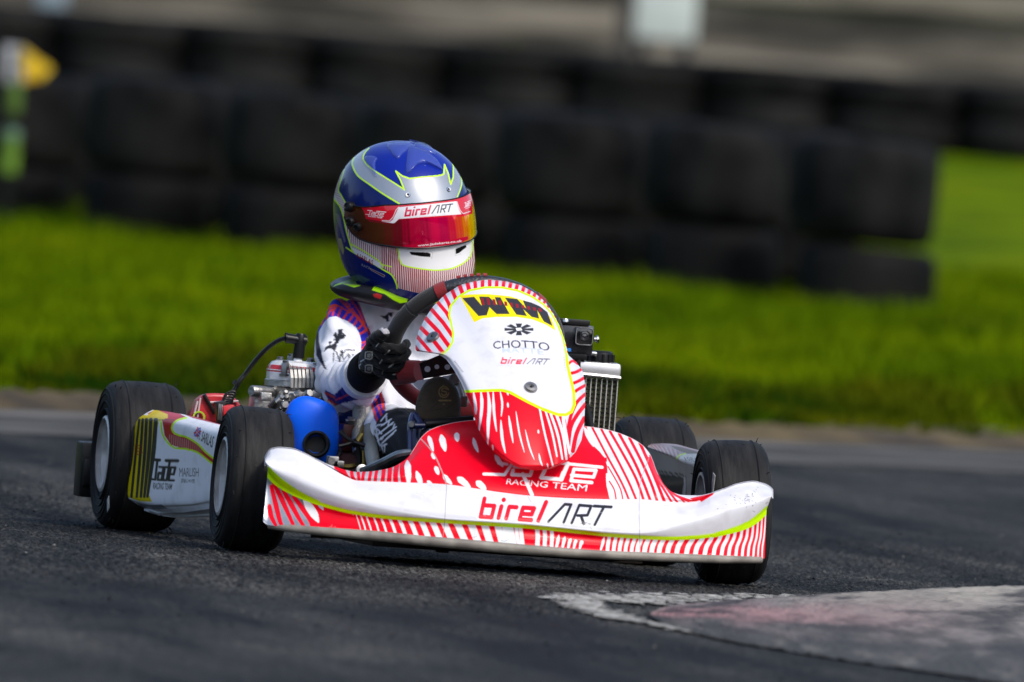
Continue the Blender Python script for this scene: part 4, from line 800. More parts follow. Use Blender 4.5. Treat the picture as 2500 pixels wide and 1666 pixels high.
# ------------------------------------------------------------------ side pods
# image-left pod: outer face (toe-in), top, and bare underside. rows from underside to inner top
PL_top = [(372, 1002), (400, 1004), (430, 1010), (471, 1020), (520, 1036), (560, 1046), (600, 1056)]
def podleft():
    n_s, n_u = 260, 260
    uu0 = {}
    rows_ = [
        ([(352, 1243), (390, 1256), (450, 1262), (532, 1258), (600, 1250)], (-.30, .33), -.09),
        ([(350, 1240), (390, 1251), (450, 1256), (532, 1250), (600, 1240)], (-.33, .33), -.03),
        ([(326, 1226), (345, 1232), (390, 1240), (450, 1238), (525, 1228), (600, 1210)], (-.335, .33), 0),
        ([(312, 1208), (335, 1212), (390, 1222), (450, 1222), (525, 1210), (600, 1192)], (-.34, .34), .006),
        ([(318, 1140), (340, 1142), (400, 1148), (450, 1150), (525, 1144), (600, 1135)], (-.345, .34), .010),
        ([(327, 1070), (345, 1068), (400, 1072), (450, 1078), (525, 1084), (600, 1085)], (-.345, .34), .008),
        ([(333, 1030), (352, 1026), (400, 1032), (450, 1042), (525, 1060), (600, 1070)], (-.34, .33), .0),
        ([(352, 1012), (375, 1012), (410, 1016), (460, 1028), (530, 1046), (600, 1060)], (-.33, .31), -.012),
        ([(372, 1001), (400, 1004), (430, 1009), (471, 1017), (530, 1034), (600, 1052)], (-.33, .27), -.05)]
    sg = np.linspace(0, 1, n_s); out = []
    for curve, (x0, x1), _ in rows_:
        u_ = curve[0][0]+sg*(curve[-1][0]-curve[0][0]); out.append(np.stack([u_, mono(curve, u_), x0+(x1-x0)*sg], -1))
    Kk = np.stack(out, 0); res = []
    for j in range(n_s): res.append(spline(Kk[:, j], n_u))
    return np.stack(res, 1)
SL = podleft(); PP = U(SL[..., 0], SL[..., 1], SL[..., 2]); ps = Paint(SL[..., 0].ravel(), SL[..., 1].ravel(), (.88, .88, .90), soft=1.0); c3 = lambda l: cv(3, l)
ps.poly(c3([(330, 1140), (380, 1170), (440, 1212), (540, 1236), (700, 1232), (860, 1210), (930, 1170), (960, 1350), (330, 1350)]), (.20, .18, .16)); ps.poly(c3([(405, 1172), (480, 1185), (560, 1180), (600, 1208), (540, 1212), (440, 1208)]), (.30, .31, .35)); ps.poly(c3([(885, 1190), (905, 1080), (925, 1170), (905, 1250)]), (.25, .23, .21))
ps.poly(c3([(500, 560), (1000, 560), (1000, 690), (760, 630), (640, 580), (520, 572)]), (.45, .02, .03))
ps.poly(c3([(470, 600), (560, 560), (640, 585), (720, 625), (650, 650), (625, 690), (640, 735), (720, 755), (800, 800), (870, 870), (930, 915), (930, 955), (880, 925), (800, 850), (700, 825), (620, 800), (580, 740), (565, 650)]), (.52, .01, .02))
for k in range(16):
    x0 = 612+k*13.5; ps.line(c3([(x0, 735+k*4), (x0-4, 820+k*3)]), 1.7 if k < 10 else 1.0, (.42, .36, .36), clip=c3([(585, 690), (650, 735), (720, 760), (800, 800), (860, 860), (800, 845), (700, 822), (620, 795)]))
ps.line(c3([(557, 648), (563, 720), (590, 775), (640, 818), (715, 828), (790, 850), (870, 910), (935, 958)]), 4.6, LIME, smooth=60)
ps.line(c3([(720, 628), (660, 645), (628, 680), (632, 715), (665, 738), (720, 752), (790, 795), (850, 855), (930, 915)]), 4.6, LIME, smooth=60)
Yl = (.80, .62, .0)
ps.poly(c3([(330, 1130), (350, 980), (372, 780), (390, 655), (430, 610), (600, 618), (575, 640), (545, 650), (520, 750), (490, 980), (480, 1120), (500, 1165), (420, 1160)]), Yl)
for k, (x0, x1) in enumerate([(418, 368), (440, 402), (464, 428), (492, 450), (524, 470)]):
    ps.line(c3([(x0, 640), ((x0+x1)/2+2+k*2, 860), (x1, 1132)]), [5.8+k*1.1, 6.5+k*1.1, 6.2], (.03, .03, .03), smooth=20)
ps.line(c3([(400, 645), (640, 640)]), 1.5, (.1, .08, .02)); ps.poly(c3([(480, 604), (520, 572), (600, 606), (600, 632), (450, 628)]), (.78, .58, .0))
for k in range(9): ps.line(c3([(380, 800+k*9), (500, 790+k*9)]), 1.2, (.25, .02, .01), clip=c3([(385, 790), (430, 760), (440, 850), (395, 880)]))
jade(ps, c3([(492, 890), (668, 890), (650, 1080), (490, 1075)]), (.03, .03, .035), sub=False) if False else None
def jq(c, tl, tr, br, bl, col): jade(ps, c3([tl, tr, br, bl]), col)
jq(0, (490, 885), (668, 893), (642, 1085), (482, 1078), (.025, .025, .03))
write(ps, 'MARLISH', c3([(674, 948), (797, 948), (796, 1004), (673, 1004)]), (.03, .03, .04)); write(ps, 'SPRING WATER', c3([(686, 1018), (774, 1020), (773, 1044), (685, 1042)]), (.05, .05, .06), .01)
write(ps, 'A. SARLAS', c3([(800, 700), (898, 748), (884, 822), (786, 762)]), (.03, .03, .035), .015)
ps.poly(c3([(768, 720), (790, 692), (812, 690), (808, 735), (780, 750), (766, 745)]), (.12, .10, .45)); ps.line(c3([(770, 725), (810, 715)]), 3.5, (.7, .02, .05)); ps.line(c3([(790, 690), (788, 748)]), 3.2, (.7, .02, .05)); ps.line(c3([(772, 705), (806, 742)]), 1, WHITE); ps.line(c3([(806, 700), (770, 742)]), 1, WHITE)
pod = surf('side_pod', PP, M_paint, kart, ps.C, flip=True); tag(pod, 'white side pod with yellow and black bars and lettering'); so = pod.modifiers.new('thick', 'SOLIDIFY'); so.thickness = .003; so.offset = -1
# rear end cap of the pod (dark inside)
# image-right pod: inner grey wall and striped top
c6 = lambda l: cv(6, l)
tops_ = [(1215, 300), (1300, 294), (1400, 297), (1500, 318), (1600, 345), (1700, 372), (1800, 400)]
def rowR(l, x0, x1, n_=120):
    l = cv(6, l); g = np.linspace(0, 1, n_); u_ = l[0][0]+g*(l[-1][0]-l[0][0]); return np.stack([u_, mono(l, u_), x0+(x1-x0)*g], -1)
rr_ = [rowR([(1225, 420), (1330, 640), (1440, 720), (1560, 730), (1800, 730)], -.30, .30), rowR([(1222, 330), (1300, 400), (1440, 470), (1560, 540), (1800, 640)], -.31, .31),
       rowR([(1218, 316), (1300, 352), (1400, 392), (1500, 445), (1600, 475), (1800, 500)], -.315, .315), rowR([(1216, 308), (1290, 330), (1400, 365), (1500, 410), (1620, 445), (1800, 470)], -.32, .32),
       rowR([(1218, 299), (1310, 294), (1430, 302), (1520, 325), (1650, 360), (1800, 400)], -.38, .27), rowR([(1225, 300), (1325, 300), (1445, 310), (1540, 335), (1665, 372), (1800, 420)], -.40, .25), rowR([(1240, 420), (1340, 440), (1460, 470), (1560, 500), (1680, 560), (1800, 600)], -.40, .25)]
Kk = np.stack(rr_, 0); SR = np.stack([spline(Kk[:, j], 110) for j in range(120)], 1); PR = U(SR[..., 0], SR[..., 1], SR[..., 2]); pr_ = Paint(SR[..., 0].ravel(), SR[..., 1].ravel(), (.38, .36, .34), soft=1.0)
topR = c6([(1212, 308), (1290, 330), (1400, 365), (1490, 410), (1560, 455), (1620, 472), (1700, 470), (1800, 400), (1500, 280), (1215, 285)])
pr_.poly(topR, (.40, .30, .31)); pr_.poly(c6([(1400, 300), (1500, 315), (1700, 370), (1660, 372), (1540, 368), (1460, 335)]), (.16, .10, .06))
for k in range(14): pr_.line(c6([(1230+k*19, 290+k*3), (1330+k*14, 370+k*9)]), 1.6, (.55, .5, .5) if k % 2 else (.35, .10, .11), clip=c6([(1215, 300), (1300, 300), (1440, 330), (1500, 375), (1470, 410), (1300, 345)]))
pr_.poly(c6([(1470, 412), (1490, 385), (1530, 368), (1680, 366), (1700, 470), (1600, 470), (1530, 445)]), (.72, .73, .74)); pr_.line(c6([(1455, 405), (1480, 378), (1530, 366)]), 3, LIME)
write(pr_, 'A. SARLAS', c6([(1510, 392), (1632, 402), (1642, 440), (1530, 425)]), (.1, .1, .12), .01)
pr_.poly(c6([(1310, 500), (1510, 530), (1525, 560), (1500, 700), (1420, 700), (1340, 600)]), (.03, .028, .026)); pr_.line(c6([(1308, 518), (1500, 545), (1512, 560)]), 4, (.30, .29, .28)); pr_.line(c6([(1522, 560), (1528, 620), (1520, 690)]), 4, (.6, .6, .62)); pr_.line(c6([(1535, 540), (1538, 700)]), 1.5, (.08, .08, .08))
podr = surf('side_pod', PR, M_paint, kart, pr_.C, flip=True); tag(podr, 'grey inner wall of the far side pod'); so = podr.modifiers.new('thick', 'SOLIDIFY'); so.thickness = .003; so.offset = 0
# rear bumper block
mb = MB(); p = G(3, 105, 958, -.70); q = G(3, 105, 1140, -.70); hh = abs(p[2]-q[2])*2
mb.box((-.70, p[1]+.038, p[2]), (.07, .125, hh*.97), bev=.09); mb.box((-.665, p[1]+.03, p[2]-.005), (.02, .10, hh*.5), bev=.3)
mb.tube([(-.70, p[1]+.05, p[2]), (-.72, 0, p[2]), (-.70, .50, p[2])], .03, smooth=20)
mb.build('rear_bumper', M_black, kart)
# chassis rails and axle
mb = MB(); mb.tube([(.60, -.16, .07), (.50, -.20, .055), (.2, -.26, .05), (-.25, -.27, .05), (-.62, -.25, .06)], .014, smooth=40)
mb.tube([(.60, .16, .07), (.50, .20, .055), (.2, .26, .05), (-.25, .27, .05), (-.62, .25, .06)], .014, smooth=40); mb.tube([(.5, -.36, .12), (.49, 0, .06), (.5, .36, .12)], .014, smooth=20)
mb.tube([(.35, -.24, .06), (.33, -.36, .07), (-.33, -.38, .07), (-.36, -.25, .06)], .010, smooth=30); mb.tube([(.35, .24, .06), (.33, .36, .07), (-.33, .38, .07), (-.36, .25, .06)], .010, smooth=30)
mb.build('chassis_frame', M_frame, kart)
mb = MB(); mb.tube([(-.475, -.50, .14), (-.475, .50, .14)], .0145, n=16); mb.build('rear_axle', M_steel, kart)

# small pale labels and a scuff on the tyres
def label_on(u, v, y, w_, h_, tilt, name, m):
    p = at_y(u, v, y); mb = MB(); mb.box(p, (w_, .0012, h_), bev=0, R=Matrix.Rotation(tilt, 3, 'Y')); o = mb.build(name, m, kart)
    for wh in kart.children:
        if wh.name.startswith(('front_wheel', 'rear_wheel')) and abs(wh.location[1]-y) < .09 and abs(wh.location[0]-p[0]) < .3: o.parent = wh; o.matrix_parent_inverse = wh.matrix_local.inverted()
M_lb = mat('label_white', (.42, .42, .40), .6, var=.3, vscale=200)
label_on(1741, 1180, .3815, .020, .034, .25, 'tyre_label', M_lb); label_on(264, 1231, -.562, .018, .026, -.5, 'tyre_label', M_lb)
# ------------------------------------------------------------------ steering wheel
SWC = U(1156, 853, .27); e1 = np.array([.60, 0, .80]); e2 = np.array([0, 1., 0]); SWR = .1525; SWN = np.cross(e2, e1)*-1   # SWN: towards the front
SWN = np.array([.80, 0, -.60])
def ring_pt(deg, R=SWR):
    a = math.radians(deg); rr = R*(1-.07*max(0, -math.sin(a))**4); return SWC+rr*(math.cos(a)*e2+math.sin(a)*e1)
sw = empty('steering_wheel'); sw.parent = kart
M_suede = mat('black_suede', (.012, .012, .013), .85, sheen=.3, bump=.5, bscale=500); M_red = mat('red_suede', (.28, .008, .012), .7, sheen=.3, bump=.3, bscale=400, var=.2)
M_carbon = mat('carbon_weave', (.015, .015, .017), .3, coat=.6, bump=.6, bscale=260)
def arc(a0, a1, r, m, name, extra=None):
    mb = MB(); mb.tube([ring_pt(a) for a in np.linspace(a0, a1, max(6, int(abs(a1-a0)/4)))], r, n=20)
    if extra: extra(mb)
    return mb.build(name, m, sw, angle=60)
arc(148, 197, .0160, M_suede, 'grip'); arc(-17, 32, .0160, M_suede, 'grip')
arc(197, 343, .0142, M_red, 'lower_rim')
arc(126, 147, .0150, M_suede, 'grip_upper'); arc(33, 54, .0150, M_suede, 'grip_upper')
arc(118.5, 126, .0163, M_red, 'red_band'); arc(47, 54.5, .0163, M_red, 'red_band')
arc(54, 119, .0146, M_carbon, 'carbon_rim')
mb = MB()
for a in (112, 107.5, 103, 98.5, 94):
    p = ring_pt(a)+np.array([.002, 0, .0148]); q = ring_pt(a-2.6)+np.array([.002, 0, .0148]); mb.tube([p, q], [.0045, .0045], n=6)
mb.build('red_marks', M_red, sw)
mb = MB()
for a in (204, 336, 90):
    mb.tube([SWC+SWN*.02, SWC+(ring_pt(a)-SWC)*.5+SWN*.012, ring_pt(a)], [.012, .010, .009], n=10)
mb.lathe([(0, .02), (.034, .02), (.036, .01), (.03, -.01), (0, -.01)], SWC, axis=tuple(SWN), n=24); mb.build('spokes', M_black, sw)
mb = MB(); mb.tube([SWC+SWN*.01, U(1200, 1120, .52)], .010); mb.build('steering_column', M_steel, kart)
# red leather-wrapped spoke piece below the glove
mb = MB(); mb.tube([G(2, 700, 800, .24), G(2, 790, 780, .26), G(2, 890, 775, .28)], [.020, .022, .020], n=16, smooth=12); mb.build('spoke_cover', M_red, sw)
# ------------------------------------------------------------------ panel bracket with three holes, pedals, links
br = MB()
def plate(c, outline, x0, x1, th, mbx, m=0):
    f = [G(c, a, b, x0+(x1-x0)*(i/len(outline))) for i, (a, b) in enumerate(outline)]; f = [U(*cv(c, (a, b)), x0) for a, b in outline]
    b_ = [p-np.array([th, 0, 0]) for p in f]; mbx.prism(f, b_, m)
plate(2, [(890, 715), (1070, 640), (1110, 655), (1165, 720), (1170, 790), (1060, 810), (920, 832)], .37, .37, .004, br)
br.build('panel_bracket', M_black, kart)
hb_ = MB()
for x_, y_, r_ in [(950, 757, 22), (1022, 740, 17), (1102, 742, 20)]: hb_.lathe([(0, .0052), (r_/3.136/1310*1.0, .0052), (r_/3.136/1310*1.0, .002)], G(2, x_, y_, .37)-np.array([.001, 0, 0]), axis=(1, 0, 0), n=20)
hb_.build('bracket_hole', mat('pale_through_hole', (.55, .55, .60), .6), kart)
mb = MB(); plate(2, [(845, 870), (880, 845), (1000, 825), (1170, 795), (1210, 830), (1240, 960), (1215, 1000), (1000, 960), (900, 930)], .30, .30, .004, mb); mb.build('number_panel_back', mat('panel_white', (.55, .55, .62), .5), kart)
mb = MB(); mb.lathe([(0, .008), (.009, .008), (.011, .004), (.011, 0)], G(2, 1163, 838, .31), axis=(1, -.2, .2), n=20); mb.tube([G(2, 1180, 880, .31), G(2, 1215, 990, .33)], .006); mb.box(G(2, 1225, 1005, .33), (.02, .012, .02)); mb.build('bracket_bolt', M_steel, kart)
# brake pedal frame, blue steel
mb = MB(); mb.tube([G(2, 820, 1390, .50), G(2, 822, 1200, .49), G(2, 852, 1105, .48), G(2, 925, 1225, .50)], .006, n=8, smooth=16); mb.tube([G(2, 870, 1350, .47), G(2, 868, 1200, .46)], .006); mb.tube([G(2, 815, 1190, .50), G(2, 930, 1190, .50)], .006)
mb.lathe([(0, .010), (.0055, .010), (.0065, .008), (.0065, 0)], G(2, 833, 1180, .505), axis=(1, -.3, 0), n=6, m=1); mb.tube([G(2, 935, 1180, .50), G(2, 1300, 1150, .50)], .009, m=2); mb.build('brake_pedal', [M_frame, M_steel, M_black], kart)
mb = MB(); mb.tube([G(5, 920, 605, .50), G(5, 1010, 585, .52), G(5, 1150, 525, .55), G(5, 1260, 470, .57), G(5, 1370, 448, .58)], [.005, .008, .009, .009, .007], n=10, smooth=20); mb.lathe([(0, .008), (.010, .006), (.010, -.006), (0, -.008)], G(5, 935, 603, .50), axis=(1, 0, .3), n=16)
mb.lathe([(0, .006), (.006, .005), (.006, -.006), (0, -.006)], G(5, 985, 596, .505), axis=(1, 0, .3), n=6); mb.build('tie_rod', M_steel, kart)
mb = MB(); mb.box(G(5, 683, 530, .50), (.03, .018, .022)); mb.box(G(5, 725, 545, .50), (.03, .02, .012)); mb.lathe([(0, .008), (.007, .008), (.007, 0)], G(5, 670, 520, .515), axis=(1, 0, 0), n=6); mb.build('spindle_bolt', M_steel, kart)
# ------------------------------------------------------------------ seat, stays, tank
mb = MB(); mb.tube([G(2, 430, 1030, .05), G(2, 428, 1150, .07), G(2, 422, 1300, .10), G(2, 430, 1400, .12)], .0125, smooth=16, n=14); mb.build('seat_stay', mat('scuffed_tube', (.38, .38, .34), .4, .8, bump=.8, bscale=300, var=.25), kart)
mb = MB(); mb.tube([G(2, 510, 1195, .14), G(2, 512, 1300, .16), G(2, 530, 1430, .20), G(2, 555, 1540, .24)], [.0105, .0125, .0130, .0125], smooth=20, n=16); mb.build('exhaust_wrap', mat('wrapped_tube', (.33, .34, .31), .6, .5, bump=1, bscale=260, var=.3), kart)
# seat shell
th_ = np.linspace(0, 1, 30); sv_ = []
for a in th_:
    rowp = []
    for b_ in np.linspace(-1, 1, 30):
        z = .035+.30*a**1.4; x = .02-.30*a**.5-.02; wd_ = .155-.02*a; side = abs(b_)**3
        rowp.append((x+side*.10*(1-a), b_*wd_, z+side*.12*(1-a)+.02))
    sv_.append(rowp)
so_ = surf('seat', np.array(sv_), mat('seat_shell', (.20, .20, .21), .35, .3, var=.1), kart); md = so_.modifiers.new('thick', 'SOLIDIFY'); md.thickness = .005
mb = MB(); mb.box((.12, -.03, .12), (.20, .17, .13), bev=.25); mb.build('fuel_tank', mat('tank_dark', (.02, .02, .025), .4), kart)
# ------------------------------------------------------------------ engine
en = empty('engine'); en.parent = kart; XE = -.16
def e9(x, y, d=0): return G(9, x, y, XE+d)
k9 = 1/3.919/1300.
cx = e9(505, 600); KR = .62
mb = MB()
bc = e9(470, 900); top = e9(465, 655)[2]; mb.lathe([(.046, -.10), (.050, -.06), (.053, -.03), (.056, -.010), (.060, -.006), (.0625, 0)], (cx[0], cx[1], top-.001), n=40); mb.box((cx[0]-.0, cx[1]+.01, top-.12), (.10, .09, .10), bev=.2)
mb.lathe([(0, .024), (.009, .024), (.0105, .021), (.0105, 0), (.009, -.03)], e9(145, 690, .04), axis=(.6, -1, 0), n=20); mb.box(e9(190, 740, .07), (.02, .02, .016))
mb.box(e9(150, 830, .0), (.06, .04, .07), bev=.2); mb.build('cylinder', M_alu, en)
mb = MB(); mb.lathe([(.0625, 0), (.064, .002), (.064, .012), (.061, .014)], (cx[0], cx[1], top), n=10); mb.build('head_gasket', M_alu, en)
# head: faceted deck, white and red wrap
hz = top+.0135; hp = MB()
hp.lathe([(.0615, 0), (.0615, .012), (.061, .014)], (cx[0], cx[1], hz), n=10, m=0); hp.lathe([(.0612, .012), (.0600, .024), (.0575, .027)], (cx[0], cx[1], hz), n=10, m=1)
hp.lathe([(.0575, .027), (.053, .033), (.044, .036), (0, .037)], (cx[0], cx[1], hz), n=10, m=0)
hp.lathe([(.0616, .0165), (.0620, .0175), (.0612, .0185)], (cx[0], cx[1], hz), n=10, m=0); hp.build('cylinder_head', [mat('wrap_white', (.72, .72, .72), .35, coat=.5), mat('wrap_red', (.62, .01, .02), .35, coat=.5)], en)
fn = MB()
for k in range(6):
    x_ = 438+k*38; f = [e9(x_-9, 655, .074), e9(x_-7, 560, .074), e9(x_-14, 480, .068), e9(x_-34, 432, .045), e9(x_-14, 425, -.03), e9(x_-10, 655, -.03)]
    w_ = np.array([0, .0052, 0]); fn.prism([p-w_*.0 for p in f], [p+w_ for p in f])
fn.box(e9(530, 600, .035), (.05, .044, .042)); fn.box(e9(520, 500, .01), (.06, .044, .02)); fn.build('cooling_fins', mat('fin_aluminium', (.36, .355, .34), .55, .8, var=.2, vscale=60), en, smooth=False)
for x_, y_, d_ in [(325, 432, .0), (377, 468, .045), (612, 445, .0), (668, 490, .045), (432, 405, -.03)]:
    b_ = MB(); p = e9(x_, y_, d_); b_.lathe([(0, .011), (.006, .011), (.0075, .009), (.0082, .008), (.0082, -.010), (.0110, -.011), (.0110, -.014)], p, n=6); b_.lathe([(.0055, .0108), (.0062, .020), (.004, .0205), (0, .0205)], p-np.array([0, 0, .006]), n=12); b_.build('head_bolt', M_steel, en)
b_ = MB(); p = e9(497, 400, .02); b_.lathe([(0, -.016), (.0085, -.014), (.0085, .002), (.006, .006), (.006, .02)], p, n=16); b_.build('spark_plug', mat('ceramic', (.75, .76, .80), .2), en)
b_ = MB(); b_.lathe([(.0, 0), (.0105, 0), (.0108, .004), (.0098, .03), (.0100, .042), (.008, .046)], e9(502, 372, .02), n=24, axis=(0, .04, 1))
b_.tube([e9(378, 176, .02), e9(392, 176, .02)], .0098, n=20); b_.tube([e9(390, 178, .02), e9(560, 206, .02)], .0088, n=20); b_.tube([e9(545, 203, .02), e9(578, 208, .02)], .0098, n=20); b_.tube([e9(578, 210, .02), e9(590, 212, .02)], .003)
b_.build('plug_cap', M_black, en)
b_ = MB(); b_.tube([cv3 for cv3 in [G(9, 385, 178, -.14), G(9, 300, 210, -.15), G(9, 190, 290, -.16), G(9, 80, 410, -.17), G(9, 0, 520, -.18), G(3, 1065, 385, -.18), G(3, 1040, 425, -.18), G(3, 1010, 480, -.18), G(3, 965, 560, -.18)]], .0042, smooth=60, n=10)
b_.tube([G(3, 1045, 395, -.18), G(3, 1033, 420, -.18)], .0075, n=8); b_.tube([G(3, 960, 600, -.18), G(3, 1000, 510, -.18)], .0065)
for k in range(4): 
    c_ = G(3, 975+k*7, 530-k*16, -.175); b_.tube([c_+np.array([.0, .011*math.cos(a), .006*math.sin(a)+.004*math.cos(a)]) for a in np.linspace(0, math.tau, 14)], .0016, n=6)
b_.build('ignition_cable', M_black, en)
# ignition box black/red
b_ = MB(); pz = G(3, 940, 600, -.16); b_.box(pz, (.03, .018, .045), R=Matrix.Rotation(.22, 3, 'X')); b_.box(G(3, 985, 615, -.155), (.03, .022, .040), m=1, R=Matrix.Rotation(.18, 3, 'X')); b_.box(G(3, 1000, 578, -.155), (.02, .016, .006), m=1); b_.tube([G(3, 1010, 630, -.15), G(3, 1050, 625, -.14)], .006, m=1)
for k in range(3): b_.box(G(3, 925+k*10, 590+k*3, -.143), (.002, .002, .03), m=2)
b_.build('ignition_coil', [M_black, mat('coil_red', (.62, .01, .02), .35, coat=.3), M_steel], en)
# carburettor linkage
b_ = MB()
b_.tube([e9(395, 690, .14), e9(365, 750, .15), e9(330, 860, .16)], .0035); b_.tube([e9(350, 740, .15), e9(225, 850, .15)], .006, n=10)
for k in range(5):
    p = e9(235+k*13, 848-k*12, .155); b_.lathe([(.004, -.0015), (.0088, 0), (.004, .0015)], p, axis=(0, 1, .8), n=16)
for x_, y_, r_ in [(q0, q1, q2*.68) for q0, q1, q2 in [(380, 700, .007), (352, 745, .009), (390, 745, .008), (330, 800, .010), (370, 820, .012), (410, 770, .012), (450, 745, .012), (375, 890, .009), (500, 730, .014), (600, 720, .014), (420, 840, .014), (350, 865, .007)]]:
    b_.lathe([(0, r_*.8), (r_*.75, r_*.8), (r_, r_*.5), (r_, -r_*.5), (0, -r_*.6)], e9(x_, y_, .14+random.uniform(-.01, .02)), axis=(1, random.uniform(-.6, .6), random.uniform(-.2, .8)), n=random.choice((6, 14, 18)))
b_.box(e9(470, 780, .10), (.07, .05, .035)); b_.box(e9(610, 735, .12), (.05, .055, .014)); b_.tube([e9(640, 700, .13), e9(720, 765, .14)], .007)
b_.build('carburettor', M_steel, en); b_ = MB(); b_.tube([e9(700, 720, .12), e9(760, 760, .13), e9(800, 800, .14)], .006); b_.build('fuel_hose', mat('amber_hose', (.25, .14, .03), .35), en)
# ------------------------------------------------------------------ airbox (blue)
ab = []
XA = .10
prof_l = [(560, 733), (500, 745), (430, 790), (392, 860), (378, 930), (400, 1010), (440, 1110), (465, 1200), (475, 1250), (520, 1290), (600, 1320), (700, 1360), (790, 1392)]
prof_r = [(600, 733), (680, 755), (770, 790), (830, 830), (868, 880), (886, 950), (890, 1040), (890, 1120), (886, 1200), (878, 1270), (865, 1330), (840, 1375), (800, 1393)]
n1, n2 = 90, 70; lp = spline(cv(9, prof_l), n1); rp = spline(cv(9, prof_r), n1); q = np.linspace(-1, 1, n2); 
mid_ = (lp+rp)/2; hw = (rp-lp)/2; g = np.sin(q*math.pi/2); UUa = mid_[:, None, 0]+hw[:, None, 0]*g; VVa = mid_[:, None, 1]+hw[:, None, 1]*g
e_ = np.cos(q*math.pi/2)**.55; ev = np.sin(np.linspace(0.02, .98, n1)*math.pi)**.4
bul = .038*e_[None]*ev[:, None]-.012*np.exp(-((UUa-cv(9, (560, 0))[0])/14)**2)*0
ic = cv(9, (675, 1195)); rd = np.hypot((UUa-ic[0])*1.0, (VVa-ic[1])*1.15); XXa = XA+bul-.040*np.exp(-(rd/21)**6)
PA = U(UUa, VVa, XXa); M_blue = mat('blue_plastic', (.0, .12, .88), .45, vscale=20, spec=.25, bump=.06, bscale=400)
air = empty('airbox'); air.parent = kart
fr = surf('airbox_shell', PA, M_blue, air); Pb = U(UUa, VVa, XA-.05-bul*.6); surf('airbox_back', Pb, M_blue, air)
b_ = MB(); pc = U(ic[0], ic[1], XA+.038); axn = (1, -.12, .05); b_.lathe([(.0235, -.016), (.0258, -.004), (.0250, .004), (.0215, .007), (.0180, .004), (.0165, -.004), (.0160, -.012)], pc, axis=axn, n=48); b_.lathe([(.0, -.010), (.0165, -.010)], pc, axis=axn, n=48, m=1); b_.build('intake_trumpet', [M_black, M_blackmat], air)
# clutter behind: dark red drum, gold ring, cable ties, blue bottle
b_ = MB(); b_.lathe([(0, .05), (.032, .05), (.034, .045), (.034, -.05), (0, -.05)], G(9, 1000, 1330, .02), axis=(1, -.3, .1), n=30); b_.box(G(9, 985, 1130, .06), (.06, .035, .05)); b_.build('clutch_cover', mat('dark_red_metal', (.06, .006, .006), .3, .4, var=.3), kart)
b_ = MB(); b_.lathe([(.034, .004), (.041, .003), (.041, -.006), (.034, -.006)], G(9, 985, 1255, .05), axis=(1, -.3, .8), n=40); b_.tube([G(9, 1060, 1190, .15), G(9, 1110, 1110, .15), G(9, 1140, 1040, .13)], .007); b_.tube([G(9, 1135, 1420, .13), G(9, 1130, 1250, .12)], .007); b_.build('brass_ring', mat('brass', (.30, .20, .05), .3, .8), kart)
b_ = MB(); b_.tube([G(9, 910, 1075, .16), G(9, 960, 1130, .17), G(9, 1040, 1185, .17)], [.006, .004, .004], n=8); b_.tube([G(9, 890, 1215, .17), G(9, 960, 1200, .17), G(9, 1040, 1180, .17), G(9, 1170, 1222, .18)], .004, n=8, smooth=20); b_.tube([G(9, 890, 1310, .17), G(9, 905, 1270, .17), G(9, 890, 1240, .17)], .0035, n=8, smooth=12); b_.tube([G(9, 1060, 1180, .16), G(9, 1090, 1290, .16), G(9, 1085, 1420, .16)], .0045, n=8, smooth=12); b_.tube([G(9, 1020, 1160, .16), G(9, 1060, 1210, .16)], .007)
b_.build('cable_loom', M_black, kart)
b_ = MB(); b_.tube([G(9, 870, 920, -.02), G(9, 1040, 900, -.02)], .022, n=24); b_.build('catch_bottle', mat('dark_blue_plastic', (.004, .02, .12), .25, coat=.5), kart)
b_ = MB(); b_.tube([G(9, 955, 975, .08), G(9, 1030, 968, .08)], .0045, n=8); b_.lathe([(0, .006), (.0085, .006), (.0085, -.006), (0, -.006)], G(9, 1005, 970, .085), axis=(0, 1, 0), n=6); b_.build('stay_bolt', M_steel, kart)
b_ = MB(); b_.box(G(9, 930, 1060, -.05), (.01, .09, .10)); b_.build('engine_plate', mat('plate_grey', (.38, .37, .36), .5, .5), kart)
# chain guard, red
f = c3([(745, 600), (790, 510), (830, 474), (900, 471), (1000, 475), (1045, 520), (1085, 580), (1080, 680), (740, 660)])
b_ = MB(); b_.prism([U(p[0], p[1], -.22) for p in f], [U(p[0]-9, p[1]+2, -.34) for p in f]); cg = b_.build('chain_guard', mat('guard_red', (.62, .04, .05), .35, col2=(.50, .02, .03), vscale=20, coat=.4), kart, angle=20)
md = cg.modifiers.new('b', 'BEVEL'); md.width = .006; md.segments = 3
b_ = MB(); b_.tube([G(3, 830, 480, -.215), G(3, 900, 600, -.215)], .004, n=8); b_.build('guard_trim', M_black, cg); b_ = MB(); b_.tube([G(3, 865, 530, -.215), G(3, 1050, 522, -.215)], .0022, n=6); b_.tube([G(3, 770, 600, -.216), G(3, 790, 520, -.216)], .002, n=6); b_.tube([G(3, 790, 625, -.216), G(3, 808, 500, -.216)], .002, n=6); b_.build('guard_stripe', mat('guard_pale', (.6, .45, .46), .4), cg)
b_ = MB(); b_.lathe([(.0085, .004), (.0115, .004), (.0115, -.003)], G(3, 800, 625, -.214), axis=(1, -.3, .1), n=30); b_.build('sprocket_ring', mat('lime_trim', (.4, .6, .02), .4), cg)
